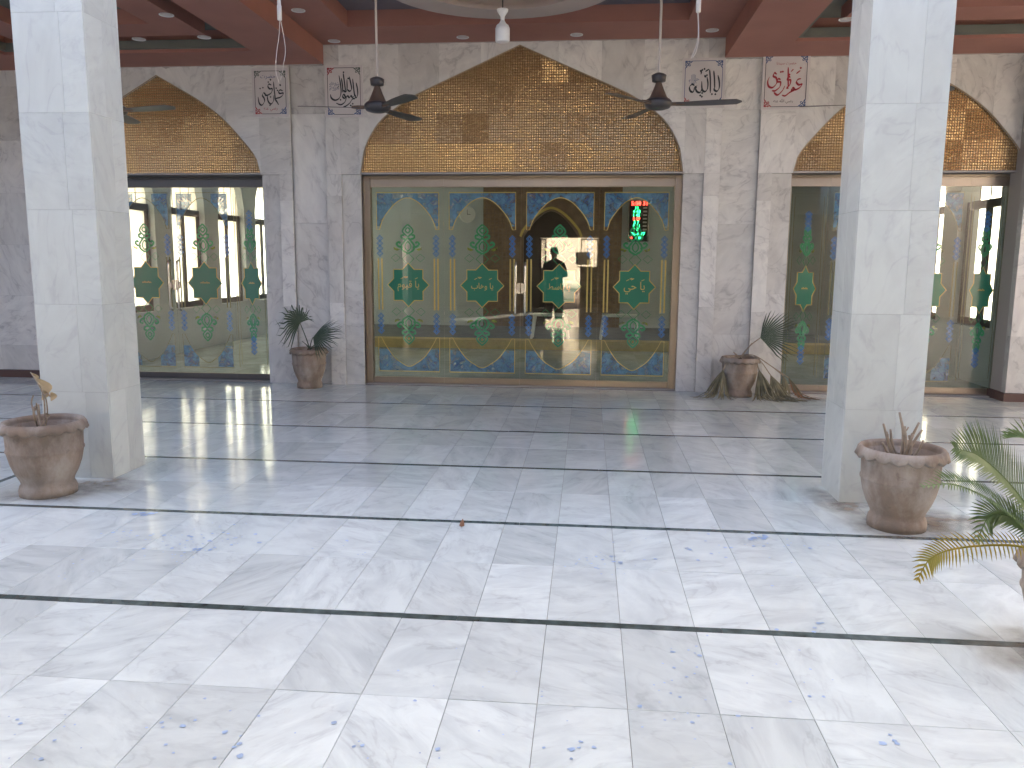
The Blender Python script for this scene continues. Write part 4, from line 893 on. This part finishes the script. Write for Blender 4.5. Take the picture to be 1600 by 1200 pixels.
# fan palms
def fan_leaf(t, base, tipdir, normal, R, spread, n, mat, droop=.25, petiole=None, width=1.0, fused=.45, stem_mat=None, name='frond'):
    base = Vector(base); d = Vector(tipdir).normalized(); nrm = Vector(normal).normalized(); sd = d.cross(nrm).normalized(); nrm = sd.cross(d)
    m = MB(); rs = random.Random(hash((round(base.x,3), round(R,3))) % 9999)
    for i in range(n):
        a = (i/(n-1)-.5)*spread; dr = d*math.cos(a)+sd*math.sin(a); per = nrm.cross(dr).normalized(); L = R*(.80+.20*math.cos(a))*rs.uniform(.93,1.04); V = []
        K = 6
        for k in range(K+1):
            q = k/K; wd = width*spread/(n-1)*fused*L*(min(1, q/fused) if q < fused else max(.05, 1-((q-fused)/(1-fused))**1.3))*.5
            c = base+dr*L*q-Vector((0,0,1))*droop*L*q*q*(.6+.8*rs.random()*(q > .6))
            V += [c-per*wd, c+nrm*wd*.45, c+per*wd]
        m.add(V, [(3*k+s, 3*k+s+1, 3*k+s+4, 3*k+s+3) for k in range(K) for s in (0,1)])
    fr = m.build(name, mat, t)
    if petiole:
        p_ = MB(); P_ = catmull([Vector(q) for q in petiole]+[base], 5); p_.tube(P_, [.0075-.003*i/len(P_) for i in range(len(P_))], 6); p_.build('petiole', stem_mat or mat, fr, True)
    return fr
t = thing('fan_palm', 'green fan palm with two spread fronds in the pot left of the big arch', 'plant', (QL[0], QL[1], .37)); o0 = Vector((QL[0], QL[1], .37))
L_ = lambda u, v, Y: W(u, v, Y)-o0
b1 = L_(469, 505, 8.80); fan_leaf(t, b1, (-.30,-.30,.52), (.05,-.66,.70), .36, 3.5, 22, M_PALM, .48, [L_(484,545,8.86), L_(477,525,8.84)], 1.0)
b2 = L_(489, 527, 8.80); fan_leaf(t, b2, (.95,-.25,.22), (.0,-.66,.72), .41, 2.2, 22, M_PALM, .16, [L_(484,545,8.86), L_(486,535,8.84)], 1.0)
for (u, v) in ((472,533),(476,536),(503,540),(497,536)):
    m = MB(); m.tube([L_(484,546,8.86), L_((484+u)/2,(545+v)/2-1,8.84), L_(u,v,8.82)], [.006,.005,.003], 5); m.build('leaf_base', M_PALM, t)
m = MB(); m.lathe([(.026,-.02),(.030,.02),(.022,.06),(.008,.085)], (.0,0,0), 10); m.build('crown_base', M_BARK, t)
t = thing('dying_fan_palm', 'half dead fan palm, one green frond up and dry fronds drooping to the floor', 'plant', (QR[0], QR[1], .35)); o0 = Vector((QR[0], QR[1], .35))
b1 = L_(1188, 528, 8.82); fan_leaf(t, b1, (.93,-.20,.36), (-.1,-.70,.66), .46, 2.3, 22, M_PALM, .10, [L_(1157,558,8.9), L_(1172,540,8.86)], .95, stem_mat=M_TWIG)
def droop_frond(base, dr, n, L, spread, mats, petiole, seed, grav=.9):
    rs = random.Random(seed); base = Vector(base); d0 = Vector(dr).normalized(); sd = Vector((1,0,0)) if abs(d0.x) < .8 else Vector((0,1,0)); fl_ = -o0.z
    ms = [MB() for _ in mats]
    for i in range(n):
        a = (i/(n-1)-.5)*spread+rs.gauss(0,.05); d = (d0+sd*math.tan(a)+Vector((0,rs.gauss(0,.12)-.10*abs(a),0))).normalized(); Lk = L*rs.uniform(.78,1.08); V = []; K = 8; tw = rs.uniform(-.5,.5); k_ = rs.randrange(len(mats))
        side = Vector((math.cos(tw), math.sin(tw), 0)); lift = rs.uniform(.004,.03)
        for k in range(K+1):
            q = k/K; c = base+d*Lk*q-Vector((0,0,1))*grav*.25*Lk*q*q
            if c.z < fl_+lift: c = Vector((c.x+d.x*.02*k, c.y-.012*k, fl_+lift*(1-.5*q)))
            wd = .0095*(min(1, .25+q/.35) if q < .35 else max(.08, 1-((q-.35)/.65)**1.5)); V += [c-side*wd, c+Vector((0,-.004,.003)), c+side*wd]
        ms[k_].add(V, [(3*k+u_, 3*k+u_+1, 3*k+u_+4, 3*k+u_+3) for k in range(K) for u_ in (0,1)])
    fr = None
    for m_, mt in zip(ms, mats):
        if m_.v: o_ = m_.build('dry_frond', mt, t); fr = fr or o_
    p_ = MB(); p_.tube(catmull([Vector(q) for q in petiole]+[base], 5), .0055, 6); p_.build('petiole', M_TWIG, fr, True)
droop_frond(L_(1130,578,8.78), (-.28,-.12,-1), 30, .40, 1.05, [M_DRY, M_DRY2], [L_(1150,556,8.9), L_(1138,559,8.82)], 1)
droop_frond(L_(1186,578,8.76), (.30,-.22,-1), 38, .50, .85, [M_DRY, M_DRY2], [L_(1160,556,8.9), L_(1178,558,8.8)], 2)
droop_frond(L_(1204,586,8.74), (.55,-.22,-1), 26, .42, .8, [M_DRY, M_DRY2], [L_(1160,556,8.9), L_(1184,560,8.8)], 3)
droop_frond(L_(1224,587,8.84), (.30,-.15,-1), 9, .22, .7, [M_DRY], [L_(1162,554,8.9), L_(1180,556,8.86), L_(1205,572,8.86)], 4)
droop_frond(L_(1232,590,8.86), (.62,-.15,-.95), 14, .40, .35, [M_DRYO, M_DRY2], [L_(1162,554,8.9), L_(1180,556,8.86), L_(1205,572,8.86)], 5)
for (u, v) in ((1146,550),(1150,553),(1175,536)):
    m = MB(); m.tube([L_(1156,560,8.9), L_(u,v,8.88)], [.009,.006], 5); m.build('leaf_base', M_TWIG, t)
m = MB(); m.lathe([(.028,-.02),(.030,.03),(.020,.06),(.006,.075)], (0,0,0), 10); m.build('crown_base', M_BARK, t)
# feathery cycad
t = thing('cycad_plant', 'feathery cycad with green fronds and one yellow frond at the right edge', 'plant', (PS[0], PS[1], .30)); o0 = Vector((PS[0], PS[1], .30))
def cycad_frond(pts, mat, n=46, L=.115, upv=(0,0,1), name='frond', ang=.85):
    P = catmull(pts, 10); m = MB(); m.tube(P, [.0055-.004*i/len(P) for i in range(len(P))], 5); rs = random.Random(len(P)+n+int(pts[-1].x*100))
    tot = len(P)-1
    for i in range(n):
        q = .14+.85*i/(n-1); f = q*tot; k = min(int(f), tot-1); c = P[k].lerp(P[k+1], f-k); tg = (P[k+1]-P[k]).normalized()
        sd = tg.cross(Vector(upv)).normalized(); upn = sd.cross(tg)
        ll = L*(math.sin(math.pi*min(1, .12+.80*q))**.6)*rs.uniform(.85,1.08)*(1 if q < .75 else max(.18, 1-(q-.75)*2.6))
        if q > .8 and i % 2: continue
        for s in (-1, 1):
            d = (tg*math.cos(ang-.25*q)+sd*s*math.sin(ang-.25*q)+upn*.28).normalized(); wv = d.cross(upn).normalized()*.0036
            e = c+d*ll-Vector((0,0,.12*ll)); mdl = c+d*ll*.5+Vector((0,0,.01*ll))
            m.add([c-wv, c+wv, mdl+wv*1.05, e, mdl-wv*1.05], [(0,1,2,3,4)])
    return m.build(name, mat, t)
Lc = lambda u, v, Y: W(u, v, Y)-o0
CR = Lc(1640, 862, 3.02)
cycad_frond([CR, Lc(1575,852,2.95), Lc(1500,856,2.86), Lc(1455,872,2.82), Lc(1432,908,2.80)], M_YEL, 38, .085, (.1,-.75,.75), ang=1.0)
cycad_frond([CR, Lc(1590,815,2.95), Lc(1545,780,2.88), Lc(1490,757,2.80), Lc(1438,760,2.74)], M_CYC, 46, .10, (0,-.6,1))
cycad_frond([CR, Lc(1610,800,3.0), Lc(1570,748,2.98), Lc(1528,712,2.96), Lc(1490,700,2.95)], M_CYC, 60, .20, (.5,-.8,.5))
cycad_frond([CR, Lc(1610,830,3.0), Lc(1575,806,3.0), Lc(1545,808,2.98), Lc(1525,850,2.92)], M_CYC, 40, .11, (-.2,-.8,.6))
cycad_frond([CR, Lc(1650,800,3.1), Lc(1640,740,3.15), Lc(1610,690,3.2), Lc(1570,680,3.25)], M_CYC, 46, .15, (.6,-.7,.4))
cycad_frond([CR, Lc(1690,800,3.0), Lc(1760,760,3.0), Lc(1830,790,3.0)], M_CYC, 44, .14)
cycad_frond([CR, Lc(1680,780,2.8), Lc(1730,740,2.6), Lc(1790,770,2.4)], M_CYC, 44, .14)
cycad_frond([CR, Lc(1660,770,3.2), Lc(1690,700,3.4), Lc(1740,680,3.6)], M_CYC, 44, .14)
m = MB(); m.lathe([(.05,-.0),(.06,.03),(.055,.06),(.02,.085)], (0,0,0), 12); m.build('trunk', M_BARK, t)

# ------------------------------------------------------------------ courtyard behind the camera: wall, gate, house, tree, added shading and bounce walls
GX0, GX1, GY = -1.54, .30, -7.0
cw = thing('courtyard_wall', 'shaded courtyard wall opposite the mosque with a gateway', 'wall', (0, GY, 0))
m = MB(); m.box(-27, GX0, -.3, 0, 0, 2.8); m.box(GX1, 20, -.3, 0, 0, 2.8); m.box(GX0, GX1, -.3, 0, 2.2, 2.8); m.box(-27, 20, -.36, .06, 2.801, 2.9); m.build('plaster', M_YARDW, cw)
def gate_leaf(x0, x1, label, solid):
    t = thing('gate_leaf', label, 'gate', ((x0+x1)/2, GY-.15, 0), 'gate leaves'); w = (x1-x0)/2
    m = MB(); m.box(-w, w, -.02, .02, .03, solid); m.build('sheet', M_GATE, t); m = MB()
    for a in (-w, w-.04): m.box(a, a+.04, -.025, .025, .03, 2.17)
    m.box(-w+.04, w-.04, -.025, .025, 2.13, 2.17); m.build('frame', M_GATE, t)
    for i in range(1, 5): m = MB(); m.tube([(-w+2*w*i/5,0,solid),(-w+2*w*i/5,0,2.13)], .008, 6); m.build('bar', M_GATE, t)
    for i in range(1, 3): m = MB(); m.box(-w+.041, w-.041, -.006, .006, solid+(2.13-solid)*i/3-.006, solid+(2.13-solid)*i/3+.006); m.build('crossbar', M_GATE, t)
gate_leaf(-.26, .29, 'gate leaf with barred top right of the opening, in the door reflection', 1.30)
gate_leaf(-1.53, -1.33, 'narrow barred gate leaf left of the opening, in the door reflection', 1.25)
pe = thing('shading_portico', 'unseen portico on the gate side, its roof drawn forward to shade the near floor', 'portico', (XC, -3.4, 0))  # gate-side roof inferred from dark reflections; front edge extended to darken near floor
m = MB(); m.box(-7.5, 7.5, -3.95, 4.4, 3.75, 4.1); m.build('roof', M_YARDW, pe)
m = MB(); m.box(-7.5, 7.5, -3.59, -3.0, 2.91, 3.749); m.build('wall_head', M_YARDW, pe)
for x in (-7.1, -3.6, 3.6, 7.1): m = MB(); m.box(x-.2, x+.2, 2.9, 3.3, 0, 3.749); m.build('column', M_PILLAR, pe)
hs = thing('cream_house', 'sunlit cream house beyond the gate, mirrored in the glass door', 'house', (-1, -15, 0))
m = MB(); m.box(-7, 7, -5, 0, -.05, 2.55); m.build('wall', M_HOUSE, hs); m = MB(); m.box(-7.1, 7.1, -5.1, .12, 2.55, 2.7); m.build('roof', M_HOUSE, hs)
for x in (-4, .75, 3.6):
    m = MB(); m.box(x-.28, x+.28, .002, .02, 1.35, 1.85); o = m.build('window', M_DKOPEN, hs); m = MB(); m.box(x-.34, x+.34, .003, .06, 1.28, 1.345); m.build('sill', M_HOUSE, o)
tr = thing('leafy_tree', 'leafy green tree rising behind the sunlit cream house', 'tree', (-2.6, -22, 0)); rs = random.Random(5)
m = MB(); m.tube([(0,0,0),(.1,.05,1.5),(0,0,3)], [.2,.16,.12], 8); m.build('trunk', M_BARK, tr)
m = MB()
for i in range(2600):
    c = Vector((rs.gauss(0,1), rs.gauss(0,1), rs.gauss(0,1))).normalized()*(rs.random()**.4); c = Vector((c.x*2.8, c.y*2.4, 4.2+c.z*1.9)); a = Vector((rs.gauss(0,1), rs.gauss(0,1), rs.gauss(0,1))).normalized(); b = a.orthogonal().normalized(); s = rs.uniform(.08,.16)
    m.add([c-a*s, c-b*s*.5, c+a*s, c+b*s*.5], [(0,1,2,3)])
m.build('crown', M_TREE, tr)
lbd = thing('sun_block_building', 'tall unseen block added left of the veranda to keep sun off the courtyard', 'building', (-17.5, 7.2, 0))  # added sun blocker, keeps the left of the courtyard in shade
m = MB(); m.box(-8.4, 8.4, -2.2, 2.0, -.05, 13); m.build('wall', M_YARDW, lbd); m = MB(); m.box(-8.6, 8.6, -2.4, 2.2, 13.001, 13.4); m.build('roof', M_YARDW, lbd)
for i in range(-3, 4):
    for z in (1, 4.2, 7.4, 10.4):
        m = MB(); m.box(i*2.2-.5, i*2.2+.5, -2.23, -2.201, z, z+1.4); m.build('window', M_DKOPEN, lbd)
rw = thing('bounce_wall', 'sunlit whitewashed wall added right of the courtyard for warm bounce light', 'wall', (10.2, 2, 0))  # reflector wall added out of view, throws warm sunlight into the veranda
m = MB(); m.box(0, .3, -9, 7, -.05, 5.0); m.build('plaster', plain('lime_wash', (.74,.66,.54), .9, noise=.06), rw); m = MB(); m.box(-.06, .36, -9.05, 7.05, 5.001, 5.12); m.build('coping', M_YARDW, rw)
nb = thing('bright_backdrop_wall', 'white sunlit wall added outside the right prayer hall windows to brighten them', 'wall', (10.5, 14, 0))  # added bright surface that the clear right-hand windows look onto
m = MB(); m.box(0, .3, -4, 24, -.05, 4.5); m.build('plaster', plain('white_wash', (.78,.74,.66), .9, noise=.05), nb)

# ------------------------------------------------------------------ the photographer, seen as a reflection in the glass
def skin_body():
    J = {'pel': (0,0,.93,.15,.11), 'wai': (0,0,1.10,.145,.105), 'che': (0,.01,1.30,.165,.115), 'shm': (0,0,1.43,.10,.08), 'nec': (0,.01,1.50,.055,.055), 'hd0': (0,.03,1.57,.07,.085), 'hd1': (0,.03,1.66,.078,.095), 'hd2': (0,.02,1.73,.05,.06),
         'hl': (-.09,0,.88,.105,.10), 'kl': (-.11,.02,.50,.085,.085), 'al': (-.12,-.01,.09,.065,.07), 'tl': (-.13,.15,.035,.045,.03), 'hr': (.09,0,.88,.105,.10), 'kr': (.11,.02,.50,.085,.085), 'ar': (.12,-.01,.09,.065,.07), 'tr': (.13,.15,.035,.045,.03),
         'sl': (-.18,0,1.40,.065,.065), 'el': (-.24,.0,1.13,.052,.052), 'wl': (-.20,.14,.93,.036,.04), 'ml': (-.19,.19,.87,.03,.042),
         'sr': (.18,0,1.40,.065,.065), 'er': (.25,.02,1.14,.052,.052), 'wr': (.12,.24,1.30,.036,.036), 'mr': (.09,.29,1.35,.03,.04)}
    E_ = [('pel','wai'),('wai','che'),('che','shm'),('shm','nec'),('nec','hd0'),('hd0','hd1'),('hd1','hd2'),('pel','hl'),('hl','kl'),('kl','al'),('al','tl'),('pel','hr'),('hr','kr'),('kr','ar'),('ar','tr'),('shm','sl'),('sl','el'),('el','wl'),('wl','ml'),('shm','sr'),('sr','er'),('er','wr'),('wr','mr')]
    for side, hand, dirs in (('l','ml',(0,.5,-.85)),('r','mr',(-.25,.25,.9))):
        hx = Vector(J[hand][:3]); d = Vector(dirs).normalized(); sdv = Vector((.8,-.5,0)) if side == 'l' else Vector((.55,-.8,0))
        for i in range(4):
            st = hx+sdv*(i-1.5)*.018+d*.03; ln = (.065,.075,.07,.055)[i]
            J['f%s%da' % (side,i)] = (*st,.009,.009); J['f%s%db' % (side,i)] = (*(st+d*ln*.55+Vector((0,.006,0))),.0085,.0085); J['f%s%dc' % (side,i)] = (*(st+d*ln+Vector((-.004,.02,0))),.0075,.0075)
            E_ += [(hand,'f%s%da' % (side,i)),('f%s%da' % (side,i),'f%s%db' % (side,i)),('f%s%db' % (side,i),'f%s%dc' % (side,i))]
        st = hx-sdv*.035; J['t%s' % side] = (*(st+d*.01),.0105,.0105); J['u%s' % side] = (*(st-sdv*.012+d*.04),.009,.009); E_ += [(hand,'t%s' % side),('t%s' % side,'u%s' % side)]
    names = list(J); me = bpy.data.meshes.new('body'); me.from_pydata([J[n][:3] for n in names], [(names.index(a), names.index(b)) for a, b in E_], [])
    o = bpy.data.objects.new('body', me); COL.objects.link(o); md = o.modifiers.new('skin', 'SKIN'); md.use_smooth_shade = True
    for i, n in enumerate(names): v = me.skin_vertices[0].data[i]; v.radius = J[n][3:5]; v.use_root = (n == 'pel')
    sb = o.modifiers.new('sub', 'SUBSURF'); sb.levels = sb.render_levels = 1
    bpy.context.view_layer.update(); new = bpy.data.meshes.new_from_object(o.evaluated_get(bpy.context.evaluated_depsgraph_get())); bpy.data.objects.remove(o); return new
pt = thing('person', 'person in dark loose clothes taking the photograph, mirrored in the glass door', 'person', (-.80, -.46, 0))
bme = skin_body(); bme.materials.clear(); bme.materials.append(M_SKIN); link('body', bme, pt)
m = MB(); rb = lambda j, q, r, z: (r*(1+.05*math.sin(6*q+j)), z)
m.lathe([(.235,.52),(.225,.70),(.205,.95),(.19,1.12),(.20,1.30),(.17,1.42),(.085,1.49),(.07,1.505)], (0,.005,0), 28, wob=lambda j, q, r, z: (r*(1+.03*math.sin(7*q+j*.5))*(1 if abs(math.cos(q)) > .3 else .80), z)); m.build('tunic', M_CLOTH, pt, True)
for s, pts in ((-1, [(-.16,0,1.41),(-.245,0,1.13),(-.205,.13,.95)]), (1, [(.16,0,1.41),(.25,.02,1.14),(.13,.22,1.285)])):
    m = MB(); m.tube(catmull(pts, 5), [.085-.003*i for i in range(11)], 10); m.build('sleeve', M_CLOTH, pt, True)
for s in (-1, 1): m = MB(); m.tube([(s*.09,0,.86),(s*.115,.015,.5),(s*.12,-.005,.12)], [.13,.12,.085], 12); m.build('trouser_leg', M_CLOTH, pt, True)
m = MB(); m.lathe([(.088,1.66),(.098,1.69),(.094,1.73),(.07,1.765),(.03,1.78),(.001,1.782)], (0,.018,0), 24); m.build('hair', M_HAIR, pt, True)
f = MB(); f.lathe([(.001,0),(.011,.004),(.014,.018),(.007,.045)], (0,.128,1.615), 8); f.build('nose', M_SKIN, pt, True)
for s in (-1, 1):
    e = MB(); e.lathe([(.001,-.006),(.010,0),(.001,.006)], (s*.032,.118,1.655), 8); e.build('eye', M_BLACK, pt, True); e = MB(); e.lathe([(.001,-.03),(.016,-.01),(.016,.015),(.001,.03)], (s*.083,.03,1.635), 8); e.build('ear', M_SKIN, pt, True)
e = MB(); e.box(-.022,.022,.117,.124,1.578,1.584); e.build('mouth', M_HAIR, pt)
ph = MB(); ph.box(-.76,-.685,-.140,-.131,1.37,1.52); 
tag(ph.build('phone', M_BLACK), 'dark phone held up in the hand of the mirrored person', 'phone')
